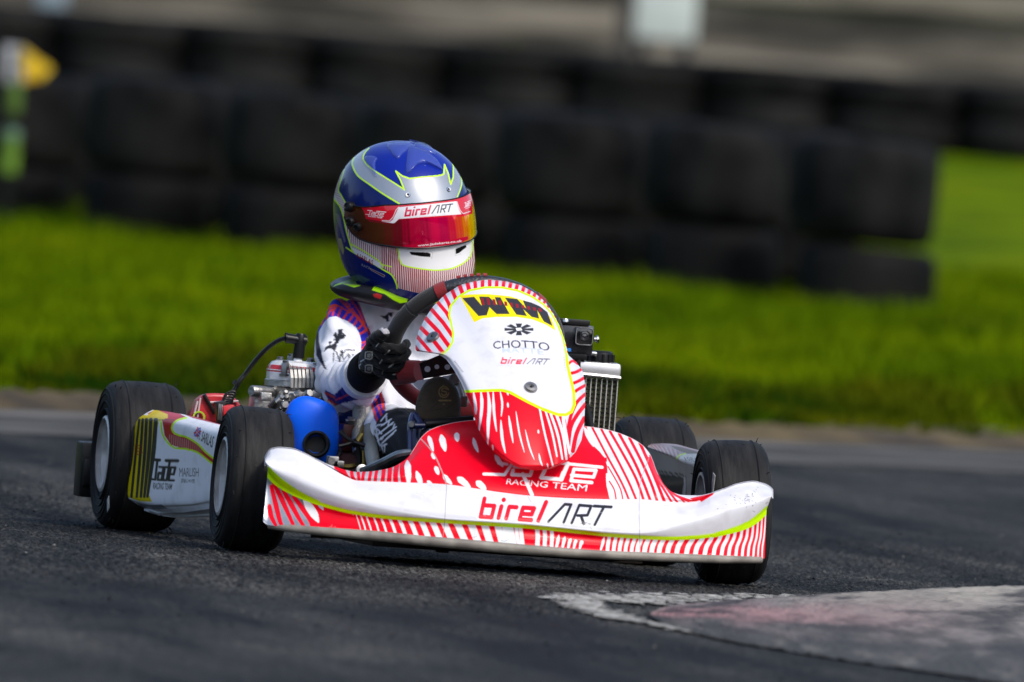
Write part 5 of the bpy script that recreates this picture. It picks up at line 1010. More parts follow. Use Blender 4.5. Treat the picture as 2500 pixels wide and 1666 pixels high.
# ------------------------------------------------------------------ radiator
ra = empty('radiator'); ra.parent = kart; XR = -.12
r7 = lambda x, y, d=0: G(7, x, y, XR+d)
b_ = MB(); W_ = lambda a, b: (b-a)/4.357/1300.
tl, tr = r7(300, 620), r7(700, 640); c_ = (r7(250, 610)+r7(708, 625))/2; 
yl, yr = r7(140, 900)[1], r7(697, 900)[1]; zt_ = r7(690, 690)[2]; zb = .07; lean = (r7(712, 700)-r7(697, 1270))
def at_z(y, z, d=0): return np.array([XR+d, y+lean[1]*(z-zt_)/(lean[2]+1e-9)*0+0, z])
top0 = r7(715, 700)[2]; 
b_.box((XR, (yl+yr)/2, r7(500, 622)[2]+.0), (.06, yr-yl+.008, .030), bev=.3, R=Matrix.Rotation(0, 3, 'X')); b_.tube([(XR+.03, yl, top0+.002), (XR+.03, yr+.003, top0-.0015)], .004, m=1, n=8); b_.build('header_tank', [mat('tank_bare_aluminium', (.62, .62, .63), .35, .7, var=.08), M_alu], ra)
b_ = MB(); nt_ = 11
for k in range(nt_):
    y = yr-(k)*W_(640, 697)*1.0
    b_.box((XR, y, (top0+zb)/2), (.045, .0016, top0-zb), bev=0, m=1)
for k in range(nt_-1):
    y0 = yr-(k+.5)*W_(640, 697); zig = []
    zz_ = np.arange(zb, top0, .0042)
    for i, z in enumerate(zz_): b_.box((XR-.002, y0, z), (.036, W_(640, 697)*.9, .0012), bev=0, m=0, R=Matrix.Rotation(.35 if i % 2 else -.35, 3, 'X'))
b_.build('radiator_core', [mat('core_fins', (.10, .085, .06), .5, .6, var=.5, vscale=60), mat('core_tube', (.62, .60, .55), .35, .6)], ra, smooth=False)
b_ = MB(); pcp = r7(545, 560); n_ = 18; b_.lathe([(0, .028), (.019, .028), (.0225, .025), (.024, .018), (.024, -.004)], pcp-np.array([0, 0, .004]), n=36)
for k in range(12):
    a = math.tau*k/12; b_.tube([pcp+np.array([.0245*math.cos(a), .0245*math.sin(a), .018]), pcp+np.array([.0245*math.cos(a), .0245*math.sin(a), -.006])], .0026, n=6)
b_.build('filler_cap', M_black, ra)
b_ = MB(); b_.box((XR+.01, yl-.004, .16), (.05, .008, .2)); b_.tube([(XR, yl, .1), (XR+.1, .2, .06)], .008); b_.tube([G(7, 390, 1000, XR+.06), G(7, 440, 1230, XR+.06)], .008); b_.build('radiator_bracket', M_black, ra)
# ------------------------------------------------------------------ action camera on the radiator
ac = empty('action_camera', tuple(G(7, 300, 500, -.10))); tag(ac, 'small black action camera in a clear case on top of the radiator', 'camera'); off = np.array(ac.location)
XC = -.085; g7 = lambda x, y, d=0: G(7, x, y, XC+d)-off; rot = Matrix.Rotation(-.01, 3, 'X')
b_ = MB(); cc = (g7(170, 150)+g7(478, 470))/2; wy = abs(g7(478, 300)[1]-g7(120, 300)[1]); hz_ = abs(g7(300, 150)[2]-g7(300, 470)[2]); cc = np.array([XC-off[0]-.012, (g7(478, 300)[1]+g7(120, 300)[1])/2, cc[2]]); b_.box(cc, (.026, wy, hz_), bev=.22); b_.build('camera_body', mat('camera_black', (.012, .012, .014), .25, coat=.6), ac)
b_ = MB(); lc = g7(372, 270, .012); s_ = abs(g7(278, 0)[1]-g7(468, 0)[1]); b_.box(lc+np.array([-.006, 0, 0]), (.020, s_, s_*.98), bev=.12); b_.build('lens_window', mat('lens_frame', (.006, .006, .007), .12, coat=1), ac)
b_ = MB(); 
h_ = s_/2; fr_ = [(-h_, -h_), (h_, -h_), (h_, h_), (-h_, h_)]; P4 = []
for a in np.linspace(0, math.tau, 40, endpoint=False):
    sx, sz = math.cos(a), math.sin(a); r_ = 1/(abs(sx)**8+abs(sz)**8)**.125; P4.append(lc+np.array([.0055, sx*r_*h_*.93, sz*r_*h_*.91]))
b_.tube(P4, .0009, n=6, closed=True); b_.build('lens_bezel', mat('bezel_grey', (.25, .25, .26), .3, .5), ac)
b_ = MB(); b_.lathe([(.0095, .0005), (.0085, .0025), (.006, .0028), (.0045, .001), (0, .0018)], lc+np.array([.004, 0, .0005]), axis=(1, 0, 0), n=30); b_.build('lens', mat('lens_glass', (.02, .02, .022), .08, coat=1), ac)
b_ = MB(); b_.box((g7(110, 110)+g7(430, 125))/2+np.array([-.005, 0, 0]), (.020, wy*.92, .0105), bev=.2); b_.build('top_clip', M_black, ac); b_ = MB(); b_.lathe([(0, .004), (.006, .004), (.0075, .001), (.0075, -.003)], g7(175, 103, .0), n=20); b_.build('shutter_button', M_chrome, ac)
b_ = MB(); b_.tube([g7(480, 300, -.005), g7(505, 300, -.005)], .0045, n=12); b_.tube([g7(505, 300, -.005), g7(525, 298, -.005)], .0075, n=10); b_.box(g7(460, 455, -.01), (.018, .016, .009), bev=.3); b_.build('case_latch', M_chrome, ac)
b_ = MB(); b_.box(g7(215, 411, .006), (.002, .007, .006), bev=0); b_.build('blue_logo_patch', mat('patch_blue', (.02, .22, .70), .4), ac)
b_ = MB(); b_.box(g7(300, 480, -.01), (.02, .034, .012)); b_.tube([g7(265, 515, -.01), g7(370, 518, -.01)], .0052, n=14); b_.box(g7(312, 540, -.01), (.018, .007, .035)); b_.build('mount', M_black, ac)
# ================================================================== THE DRIVER
def skin_body(name, chains, levels=2, voxel=None, root=(0, 0)):
    """chains: list of lists of (point, radius); shared points are merged by name index"""
    V = []; E = []; R = []; keyd = {}
    for ch in chains:
        prev = None
        for p, r in ch:
            k = tuple(np.round(p, 4))
            if k not in keyd: keyd[k] = len(V); V.append(tuple(map(float, p))); R.append(r)
            if prev is not None and prev != keyd[k]: E.append((prev, keyd[k]))
            prev = keyd[k]
    me = bpy.data.meshes.new(name); me.from_pydata(V, E, []); o = bpy.data.objects.new(name, me); COL.objects.link(o)
    m = o.modifiers.new('skin', 'SKIN'); sv = me.skin_vertices[0].data
    for i, r in enumerate(R): sv[i].radius = (r, r) if np.ndim(r) == 0 else tuple(r)
    for s_ in sv: s_.use_root = False
    sv[0].use_root = True; m.use_smooth_shade = True; m.branch_smoothing = .4
    ss = o.modifiers.new('sub', 'SUBSURF'); ss.levels = ss.render_levels = levels
    if voxel: rm = o.modifiers.new('re', 'REMESH'); rm.mode = 'VOXEL'; rm.voxel_size = voxel; rm.use_smooth_shade = True
    if voxel: sm_ = o.modifiers.new('sm', 'SMOOTH'); sm_.iterations = 4; sm_.factor = .5
    dg = bpy.context.evaluated_depsgraph_get(); ev = o.evaluated_get(dg); nm = bpy.data.meshes.new_from_object(ev); o.modifiers.clear(); o.data = nm; nm.name = name; nm.shade_smooth(); return o
def verts_of(me): a = np.empty(len(me.vertices)*3, np.float32); me.vertices.foreach_get('co', a); return a.reshape(-1, 3).astype(float)
def normals_of(me): a = np.empty(len(me.vertices)*3, np.float32); me.vertices.foreach_get('normal', a); return a.reshape(-1, 3).astype(float)
def wave(P, f, ph): return np.sin(P[:, 0]*f[0]+P[:, 1]*f[1]+P[:, 2]*f[2]+ph)
c2 = lambda l: cv(2, l); c1 = lambda l: cv(1, l)
# joints
shR = U(838, 778, -.20); elR = U(842, 948, -.02); wrR = U(905, 908, .155); neck = U(990, 742, -.19); chest = U(985, 840, -.20); belly = U(1000, 960, -.17); pelv = U(1010, 1085, -.16)
shL = U(1135, 792, -.20); elL = U(1300, 980, -.05); wrL = ring_pt(-24)+np.array([-.07, .015, -.02])
hipR = U(960, 1090, -.13); knR = U(948, 1050, .12); anR = U(1060, 1105, .40); hipL = U(1070, 1092, -.13); knL = U(1290, 1075, .12); anL = U(1330, 1130, .40)
mid = lambda a, b, f=.5: a*(1-f)+b*f
person = skin_body('person', [
    [(pelv, (.085, .10)), (belly, (.095, .085)), (chest, (.115, .085)), (neck, (.055, .055)), (neck+np.array([0, 0, .07]), .05)],
    [(chest, (.115, .085)), (mid(neck, shR, .6)+np.array([0, 0, -.01]), .052), (shR, .058), (mid(shR, elR, .45)+np.array([0, -.004, 0]), .054), (elR, .056), (mid(elR, wrR, .45), .050), (mid(elR, wrR, .75), .040), (wrR, .030)],
    [(chest, (.115, .085)), (mid(neck, shL, .6)+np.array([0, 0, -.01]), .052), (shL, .056), (mid(shL, elL, .45), .050), (elL, .044), (mid(elL, wrL, .5), .038), (wrL, .028)],
    [(pelv, (.085, .10)), (hipR, .070), (mid(hipR, knR), .060), (knR, .050), (mid(knR, anR), .042), (anR, .030)],
    [(pelv, (.085, .10)), (hipL, .070), (mid(hipL, knL), .060), (knL, .050), (mid(knL, anL), .042), (anL, .030)]], 3, .0026)
tag(person, 'kart driver in white suit with blue shoulders and blue helmet, hands on the steering wheel', 'person')
me = person.data; P_ = verts_of(me); N_ = normals_of(me)
# cloth folds: ridges across the limbs, stronger near the elbow and the belly
def fold(center, axis, amp, rad, k, ph=0, tw=0):
    d = P_-center; r2 = (d**2).sum(1); w_ = np.exp(-r2/rad**2); ax_ = np.array(axis, float); ax_ /= np.linalg.norm(ax_)
    t = d@ax_+tw*np.linalg.norm(d-np.outer(d@ax_, ax_), axis=1); s_ = np.sin(t*k+ph+1.5*np.sin(d[:, 1]*35)+1.2*np.sin(d[:, 0]*28)); return (np.sign(s_)*np.abs(s_)**.8*amp*w_)
D = 1.5*(fold(elR, elR-shR, .0065, .075, 150, .5, .6)+fold(mid(shR, elR, .35), (.3, .5, 1), .0045, .09, 95, 1.2, -.4)+fold(mid(elR, wrR), wrR-elR, .0045, .06, 170, 0, .8)+fold(chest+np.array([.08, -.03, .0]), (.4, .8, .5), .006, .13, 80, .7)+fold(belly+np.array([.08, 0, 0]), (0, .5, 1), .007, .12, 70)+fold(knR, (1, .4, 0), .003, .09, 110)+fold(shR+np.array([0, .03, .03]), (.2, 1, .2), .004, .07, 120, 2))
D += .0012*wave(P_, (60, 90, 70), 0)+.0008*wave(P_, (140, -110, 160), 1)
P_ = P_+N_*D[:, None]; me.vertices.foreach_set('co', P_.astype(np.float32).ravel()); me.update()
u_, v_ = PJ(P_); BLU, ORG = (.02, .02, .42), (.80, .05, .02)
pb = Paint(u_, v_, (.80, .81, .86), soft=1.2)
sh_poly = c2([(100, 560), (105, 420), (160, 280), (250, 190), (400, 185), (450, 260), (480, 380), (530, 500), (520, 560), (495, 670), (440, 668), (446, 545), (430, 480), (405, 440), (340, 390), (250, 352), (200, 360), (160, 400), (120, 470), (118, 560)])
pb.poly(sh_poly, BLU)
pb.poly(c2([(118, 480), (124, 560), (150, 680), (180, 760), (165, 760), (100, 650), (95, 480)]), (.02, .02, .05))
for L_, w_ in [([(140, 415), (160, 340), (190, 300), (240, 270)], 16), ([(175, 375), (200, 320), (240, 290)], 14), ([(225, 345), (240, 300), (260, 275)], 14), ([(268, 352), (285, 310), (300, 285)], 14), ([(305, 375), (330, 340), (345, 310)], 15), ([(345, 400), (370, 365), (385, 340)], 15), ([(385, 425), (405, 395), (420, 375)], 15), ([(408, 500), (450, 480), (500, 450)], 16), ([(420, 530), (450, 490), (470, 470)], 0), ([(448, 560), (480, 545), (510, 510)], 15), ([(450, 605), (480, 570), (525, 540)], 14), ([(450, 650), (480, 610), (515, 590)], 14), ([(425, 445), (450, 420), (470, 400)], 15),
    ([(210, 235), (250, 215), (290, 240), (340, 290), (400, 350)], 11), ([(262, 200), (300, 230), (350, 290), (420, 370), (480, 450)], 10), ([(305, 198), (340, 250), (400, 330), (470, 420), (520, 520)], 11), ([(355, 195), (385, 250), (430, 320), (470, 410)], 13), ([(395, 200), (420, 250), (450, 320), (480, 390)], 8), ([(180, 290), (240, 262), (300, 290), (360, 330)], 9)]:
    if w_: pb.line(c2(L_), w_/3.136, ORG, clip=sh_poly, smooth=14)
pb.poly(c2([(395, 195), (470, 200), (560, 250), (590, 300), (640, 420), (560, 520), (530, 520), (480, 390), (440, 280)]), (.80, .81, .86))
# aster on the sleeve, lettering
DK = (.02, .022, .03)
for p in ([(270, 452), (305, 450), (300, 500), (328, 495), (320, 520), (285, 530), (268, 560), (250, 570), (245, 520), (228, 500), (250, 470), (262, 500)], [(250, 560), (262, 575), (240, 625), (215, 600), (190, 600), (160, 625), (170, 590), (200, 572), (195, 545), (225, 545), (240, 520)], [(310, 480), (328, 500), (300, 525), (280, 530)]): pb.poly(c2(p), DK)
pb.poly(c2([(205, 570), (225, 545), (248, 535), (240, 555), (215, 575)]), (.80, .81, .86))
for L_ in ([(235, 630), (232, 700)], [(255, 625), (280, 700)], [(280, 700), (290, 620)], [(300, 615), (305, 680)], [(285, 660), (320, 620)], [(310, 690), (345, 640)], [(345, 640), (350, 690)], [(365, 650), (362, 690)], [(365, 650), (395, 650), (392, 670), (368, 672)], [(380, 670), (400, 690)], [(395, 650), (425, 652)], [(410, 652), (405, 680)], [(325, 610), (395, 612)]): pb.line(c2(L_), 2.8, DK)
for k in range(10): pb.line(c2([(248+k*12, 692+k*.3), (252+k*12, 700)]), 1.0, DK)
for p in ([(590, 350), (625, 345), (640, 380), (600, 360)], [(625, 350), (650, 330), (660, 390), (640, 400)], [(650, 320), (690, 325), (680, 360), (660, 350)]): pb.poly(c2(p), DK)
# lower sleeve bands
bandp = c2([(165, 915), (240, 955), (300, 895), (330, 905), (380, 940), (430, 950), (440, 985), (300, 1020), (245, 1040), (200, 1000), (170, 950)])
pb.poly(bandp, (.015, .02, .20)); pb.line(c2([(172, 940), (238, 975)]), 5, ORG); pb.line(c2([(195, 995), (250, 1030)]), 5, ORG); pb.line(c2([(250, 995), (330, 960), (380, 930)]), 3, ORG); pb.line(c2([(400, 955), (440, 945), (480, 945)]), 3, ORG)
# leg stripe and black knee with lettering
pb.poly(c2([(520, 1030), (560, 960), (600, 930), (628, 1010), (630, 1100), (600, 1150), (570, 1180), (545, 1140)]), BLU); pb.line(c2([(528, 1030), (550, 1100), (575, 1170)]), 5.5, ORG); pb.line(c2([(555, 990), (580, 1060), (605, 1120)]), 5.5, ORG); pb.line(c2([(585, 930), (605, 990), (615, 1060)]), 7, ORG)
pb.poly(c2([(550, 1200), (570, 1150), (630, 1080), (720, 1050), (850, 1060), (920, 1120), (1000, 1300), (900, 1600), (560, 1600), (500, 1400), (530, 1300)]), (.009, .010, .015))
WL = (.80, .81, .86)
for k, L_ in enumerate([[(640, 1100), (595, 1155)], [(635, 1110), (640, 1160)], [(675, 1140), (600, 1190)], [(660, 1150), (650, 1190), (680, 1180)], [(690, 1165), (570, 1260)], [(700, 1180), (690, 1210)], [(712, 1200), (590, 1290)], [(710, 1225), (600, 1330)], [(690, 1250), (640, 1290)], [(555, 1200), (590, 1380)], [(565, 1215), (600, 1250)], [(550, 1250), (575, 1300), (610, 1290)], [(570, 1310), (600, 1350), (640, 1330)], [(600, 1340), (612, 1400)], [(625, 1340), (622, 1395)], [(560, 1190), (620, 1180)]]): pb.line(c2(L_), 3.6, WL)
setcol(me, pb.C); me.materials.append(paintmat('race_suit_cloth', rough=.8, coat=0, bump=.35, bscale=700, dirt=.10, sheen=.08))
# ------------------------------------------------------------------ gloves
def glove(Pg, outN, T, F, wr, label=None, parent=person):
    chains = []; palm = Pg+outN*.034-F*.012; pc_ = palm+T*(-.004)
    mid_w = mid(wr, palm, .55)
    chains.append([(wr, (.030, .030)), (mid_w, (.028, .025)), (pc_, (.028, .020))])
    for t, L_ in zip((.033, .012, -.009, -.029), (.96, 1.04, 1.0, .88)):
        K = Pg+outN*.027+F*.010+T*t*.92; M = Pg+outN*.006*L_+F*.0275*L_+T*(t-.002); D_ = Pg-outN*.021*L_+F*.0245+T*(t-.004); E_ = Pg-outN*.031*L_+F*.004+T*(t-.005)
        chains.append([(pc_, (.028, .020)), (K, .0112), (mid(K, M)+F*.004+outN*.003, .0106), (M, .0102), (mid(M, D_)+F*.004, .0098), (D_, .0094), (E_, .0086)])
    tb = Pg+outN*.030+F*.004+T*.040; chains.append([(pc_, (.028, .020)), (tb, .0130), (Pg+outN*.020+F*.017+T*.056, .0118), (Pg+outN*.010+F*.0215+T*.069, .0100)])
    g_ = skin_body('glove', chains, 3, .0013); g_.parent = parent
    me = g_.data; P = verts_of(me); N = normals_of(me); P = P+N*(.0006*wave(P, (300, 260, 340), 0)+.0004*wave(P, (700, -500, 600), 1))[:, None]; me.vertices.foreach_set('co', P.astype(np.float32).ravel()); me.update()
    return g_
def ring_frame(deg):
    p = ring_pt(deg); q = ring_pt(deg-1); T = p-q
    if T[2] < 0: T = -T
    T /= np.linalg.norm(T); o_ = p-SWC; o_ /= np.linalg.norm(o_); return p, o_, T, SWN
p, o_, T, F = ring_frame(188); glR = glove(p, o_, T, F, mid(wrR, p+o_*.034, .10))
me = glR.data; u_, v_ = PJ(verts_of(me)); pg = Paint(u_, v_, (.009, .009, .010), soft=1.0); GW = (.50, .48, .44)
for L_, w_ in [([(555, 590), (568, 572), (580, 560)], 5), ([(625, 645), (645, 632), (662, 615)], 7), ([(585, 715), (595, 700), (603, 688)], 6), ([(655, 745), (672, 732), (692, 718)], 9), ([(605, 795), (610, 770)], 4), ([(685, 800), (700, 797), (712, 795)], 8)]: pg.line(c2(L_), [w_/3.1*.6, w_/3.1*1.3, w_/3.1], GW)
for cx_, cy_ in ((505, 655), (505, 757)):
    q = np.array([(-28, -25), (-10, -32), (24, -28), (22, 18), (8, 28), (-30, 20)])+[cx_, cy_]; pg.line(c2(list(q)+[q[0]]), 2.6, (.62, .58, .48)); pg.poly(c2(q*.55+np.array([cx_, cy_])*.45), (.42, .40, .36))
for L_ in ([(415, 690), (420, 740), (440, 720)], [(440, 700), (465, 685)], [(412, 775), (405, 750), (430, 745), (432, 780), (412, 778)]): pg.line(c2(L_), 3.0, (.65, .65, .66))
pg.poly(c2([(570, 440), (600, 405), (660, 400), (690, 440), (665, 485), (620, 490)]), (.42, .41, .45)); pg.poly(c2([(605, 420), (645, 412), (655, 440), (615, 450)]), (.03, .03, .04))
setcol(me, pg.C); me.materials.append(paintmat('glove_fabric', rough=.7, coat=0, bump=.4, bscale=900, dirt=.05, sheen=.2)); tag(glR, 'black glove with pale grey knuckle pads gripping the wheel')
# cuff
b_ = MB(); a_ = mid(elR, wrR, .78); b2 = mid(wrR, p+o_*.034, .4); b_.tube([a_, mid(a_, b2, .35), mid(a_, b2, .7), b2], [.034, .037, .034, .030], n=40, smooth=20); cf = b_.build('glove_cuff', mat('cuff_black', (.008, .008, .009), .85, bump=.4, bscale=300, spec=.15), glR)
p, o_, T, F = ring_frame(-27); glL = glove(p, o_, T, F, mid(wrL, p+o_*.034, .3)); setcol(glL.data, Paint(*PJ(verts_of(glL.data)), (.013, .013, .014)).C); glL.data.materials.append(glR.data.materials[0])
# sleeve cuff roll of the suit (white, gathered)
b_ = MB(); c_ = mid(elR, wrR, .74); d_ = (wrR-elR)/np.linalg.norm(wrR-elR); 
b_.tube([c_-d_*.022, c_-d_*.012, c_, c_+d_*.010, c_+d_*.012, c_+d_*.008], [.040, .0425, .0425, .0425, .0405, .034], n=60, smooth=24, cap=False); sl_ = b_.build('sleeve_cuff', mat('suit_white', (.80, .81, .86), .75, bump=.8, bscale=90, sheen=.3), person)
# ------------------------------------------------------------------ boots (the right sole faces the photographer)
def sole(cx_, cy_, x, name='boot', sc=1.0, mark=True):
    pts = [(1040, 815), (1110, 840), (1170, 900), (1200, 990), (1205, 1100), (1200, 1160), (1060, 1170), (900, 1150), (865, 1110), (862, 1040), (880, 970), (910, 900), (960, 840)]
    o2 = spline(cv(2, pts), 60, True); ctr = np.array([985., 972.]); 
    if cx_ is not None: o2 = (o2-o2.mean(0))*sc+np.array([cx_, cy_]); 
    m_ = o2.mean(0); rings = []
    for f, dx in [(.0, .010), (.3, .010), (.6, .009), (.85, .006), (.96, .002), (1.0, -.006), (1.01, -.016), (.97, -.022), (.95, -.04), (.88, -.07), (.75, -.10)]:
        q = m_+(o2-m_)*f; rings.append(U(q[:, 0], q[:, 1], x+dx-.035*((q[:, 1]-m_[1])/85)**2*0+.03*(q[:, 1]-m_[1])/85))
    # low toe, tilted back
    S = np.stack(rings, 0); fine = np.stack([spline(S[:, j], 130) for j in range(60)], 1); fine = np.stack([spline(fine[i], 240, True) for i in range(130)], 0)
    uu, vv = PJ(fine.reshape(-1, 3)); pp = Paint(uu, vv, (.050, .040, .026), soft=1.0)
    if mark:
        gd = (.20, .15, .06); cc_ = np.array([1078., 932.])
        pp.line(cv(2, [cc_+np.array([math.cos(a)*38, math.sin(a)*42]) for a in np.linspace(.2, 5.9, 30)]), 2.6, gd); pp.line(cv(2, [(1058, 945), (1075, 960), (1100, 950), (1095, 932), (1062, 925), (1062, 908), (1085, 902), (1102, 912)]), 2.6, gd); pp.line(cv(2, [(1042, 998), (1128, 998)]), 4, gd); pp.line(cv(2, [(1048, 905), (1075, 880)]), 2.2, gd); pp.line(cv(2, [(1070, 1030), (1078, 1020), (1085, 1030)]), 1.6, gd)
        for L_ in ([(960, 1080), (1000, 1040), (1040, 1010)], [(880, 1010), (905, 990)], [(885, 1050), (900, 1040)], [(975, 1080), (1060, 1060)], [(1100, 1060), (1180, 1000)], [(930, 900), (980, 860)]): pp.line(cv(2, L_), 1.2, (.012, .011, .010))
    o = surf(name, fine, paintmat('boot_rubber', rough=.65, coat=0, bump=.6, bscale=180, dirt=.35), person, pp.C, cvv=True); return o
b1 = sole(None, None, .46); tag(b1, 'black boot, worn sole with gold emblem facing forward'); sole(1300, 1060, .45, mark=False)
# ------------------------------------------------------------------ neck brace
a_ = np.linspace(0, math.tau, 200, endpoint=False); nc = U(990, 728, -.16); NB = []
for t in np.linspace(0, math.tau, 40, endpoint=False):
    rr = .020*np.cos(t); zz_ = .017*np.sin(t); 
    R1_ = .128+rr+.006*np.sin(3*a_); X = .105*np.cos(a_)*(1+rr/.12); Y = (.122+rr)*np.sin(a_); Z = zz_*(1+.25*np.cos(2*a_))+.010*np.sin(a_)*0-.012*np.cos(a_)+.006*np.cos(2*a_)
    # tilt with the shoulders
    NB.append(nc+np.stack([X, Y, Z-.13*Y*.9], -1))
NB = np.array(NB); fine = np.stack([spline(NB[:, j], 120, True) for j in range(200)], 1); fine = np.stack([spline(fine[i], 700, True) for i in range(120)], 0)
uu, vv = PJ(fine.reshape(-1, 3)); pk = Paint(uu, vv, (.013, .013, .015), soft=1.0); GL = (.32, .62, .0)
pk.poly(c1([(110, 1360), (140, 1335), (230, 1300), (330, 1283), (380, 1305), (350, 1350), (300, 1362), (200, 1330), (150, 1345)]), GL); pk.poly(c1([(455, 1385), (480, 1345), (560, 1350), (700, 1400), (780, 1420), (760, 1490), (700, 1500), (640, 1470), (570, 1420), (500, 1400)]), GL); pk.poly(c1([(920, 1500), (960, 1480), (1060, 1455), (1040, 1490), (930, 1512)]), GL)
pk.line(c1([(200, 1310), (320, 1290)]), 1.0, (.02, .03, .0)); pk.line(c1([(220, 1325), (325, 1298)]), .9, (.02, .03, .0)); pk.poly(c1([(465, 1420), (500, 1412), (545, 1430), (530, 1465), (475, 1445)]), (.4, .02, .02))
nb = surf('neck_brace', fine, paintmat('foam_brace', rough=.45, coat=.2, dirt=.04), person, pk.C, cu=True, cvv=True); tag(nb, 'black and lime neck brace')
# ------------------------------------------------------------------ helmet
HC = U(986, 528, -.14); yaw, pit, rol = math.radians(17), math.radians(10), math.radians(13)
HM = np.array(Matrix.Rotation(yaw, 3, 'Z') @ Matrix.Rotation(pit, 3, 'Y') @ Matrix.Rotation(rol, 3, 'X'))
PRF = {'f': [(0, .142), (.38, .134), (.70, .104), (.92, .052), (1.0, .0), (1.01, -.05), (1.05, -.088), (1.02, -.118), (.93, -.134), (.82, -.130)],
       's': [(0, .142), (.42, .133), (.76, .100), (.95, .048), (1.0, .0), (.99, -.05), (.955, -.092), (.885, -.112), (.80, -.124), (.72, -.119)],
       'b': [(0, .142), (.44, .132), (.80, .092), (.97, .040), (1.0, -.01), (.955, -.050), (.87, -.080), (.77, -.098), (.68, -.104), (.60, -.098)]}
def hsurf(th, tq, grow=0.0):
    """th azimuth array (n), tq 0..1 array (m) -> (m,n,3) in helmet frame"""
    c, s_ = np.cos(th), np.sin(th); wf = np.clip(c, 0, 1)**1.6; wb = np.clip(-c, 0, 1)**1.6; ws_ = 1-wf-wb
    pr = {k: spline(v, 400) for k, v in PRF.items()}; ix = tq*399; i0 = np.clip(ix.astype(int), 0, 398); f = (ix-i0)[:, None]
    g_ = {k: v[i0]*(1-f)+v[i0+1]*f for k, v in pr.items()}
    rho = g_['f'][:, :1]*wf+g_['s'][:, :1]*ws_+g_['b'][:, :1]*wb; z = g_['f'][:, 1:]*wf+g_['s'][:, 1:]*ws_+g_['b'][:, 1:]*wb
    a = np.where(c > 0, .150, .165)+grow; b_ = .124+grow; rad = 1/((np.abs(c)/a)**2.15+(np.abs(s_)/b_)**2.15)**(1/2.15)
    return .965*np.stack([rho*rad*c, rho*rad*s_, z*(1+grow*4)], -1)
TH = np.linspace(0, math.tau, 900, endpoint=False); TQ = np.linspace(0, 1, 420)
HP = HC+hsurf(TH, TQ)@HM.T; uu, vv = PJ(HP.reshape(-1, 3)); NAV = (.002, .010, .12)
ph_ = Paint(uu, vv, NAV, soft=1.0); SG = (.42, .45, .48); DR = (.34, .006, .012)
ph_.poly(c1([(640, 60), (800, 60), (1000, 110), (1160, 250), (1150, 430), (1090, 300), (1085, 370), (900, 405), (780, 415), (662, 348), (700, 470), (500, 350), (385, 250), (400, 170), (500, 100)]), (.004, .018, .27))
silv = c1([(430, 150), (390, 195), (382, 255), (440, 320), (540, 390), (640, 450), (738, 512), (705, 430), (664, 350), (720, 392), (780, 415), (900, 402), (1050, 387), (1082, 372), (1088, 292), (1120, 370), (1142, 465), (1166, 400), (1166, 300), (1140, 240), (1060, 150), (1000, 125), (1060, 110), (1150, 190), (1210, 330), (1238, 470), (1200, 575), (1180, 700), (800, 720), (692, 632), (560, 552), (430, 462), (330, 385), (283, 290), (290, 240), (340, 180)])
ph_.poly(silv, SG, .55)
def hl(L_, w_=3.2, sm_=0): ph_.line(c1(L_), w_, LIME, smooth=sm_)
hl([(430, 150), (392, 195), (383, 250), (440, 318), (540, 385), (640, 447), (738, 510)], 3, 40); hl([(738, 512), (705, 430), (664, 350), (720, 392), (780, 413)], 3.2); hl([(780, 414), (900, 402), (1050, 387), (1082, 372)], 3.2, 20); hl([(1082, 372), (1088, 292), (1120, 370), (1142, 465), (1164, 400), (1165, 300), (1140, 240), (1060, 150)], 3)
hl([(300, 235), (284, 290), (330, 385), (430, 462), (560, 552), (692, 632)], 3.4, 40); hl([(1215, 330), (1238, 440), (1228, 500), (1200, 575)], 2.4, 20)
band_h = c1([(215, 335), (190, 420), (160, 510), (190, 570), (245, 640), (300, 700), (345, 870), (400, 960), (540, 1005), (700, 1020), (1340, 900), (1400, 900), (1400, 1400), (900, 1420), (690, 1370), (668, 1300), (640, 1250), (540, 1180), (280, 1010), (240, 900), (215, 760), (180, 650), (128, 590), (115, 560), (150, 420)])
ph_.poly(band_h, (.72, .70, .70))
lf_ = c1([(90, 380), (215, 335), (165, 505), (190, 570), (250, 650), (270, 830), (240, 860), (215, 760), (180, 650), (90, 560)]); ph_.poly(lf_, (.72, .70, .70))
for k in range(34): t = k/29.; ph_.line(c1([(90+t*130, 400+t*400), (170+t*120, 380+t*390)]), 1.2, DR, clip=lf_)
for k in range(62):
    x0 = 232+k*18.4; dx = -18+k*1.2; wd_ = 2.0 if k < 17 else 3.2 if k < 40 else 2.3
    ph_.line(c1([(x0-dx*.8+(0 if k < 20 else 18), 780), (x0, 1130), (x0+dx*1.0-(0 if k < 30 else (k-30)*3.4), 1420)]), wd_, DR, clip=band_h)
ph_.line(c1([(250, 800), (280, 850), (330, 880), (370, 950), (440, 985)]), 6, (.72, .72, .74))
chin = c1([(678, 1020), (1000, 1000), (1345, 880), (1345, 960), (1325, 1060), (1262, 1140), (1160, 1190), (1030, 1210), (900, 1200), (740, 1172), (700, 1130)])
ph_.poly(chin, (.80, .80, .80)); hl([(680, 1020), (690, 1080), (702, 1130), (740, 1172), (900, 1202), (1030, 1211), (1160, 1193), (1262, 1142), (1322, 1070), (1328, 940)], 3, 60)
ph_.poly(c1([(780, 1052), (940, 1057), (966, 1068), (965, 1098), (880, 1092), (800, 1078)]), (.006, .006, .006)); ph_.poly(c1([(1184, 1025), (1275, 990), (1278, 1012), (1215, 1062), (1184, 1072)]), (.006, .006, .006))
ph_.line(c1([(960, 1045), (985, 1060), (975, 1110)]), 1.2, (.5, .5, .5)); ph_.line(c1([(1175, 1030), (1180, 1085), (1230, 1070)]), 1.0, (.5, .5, .5))
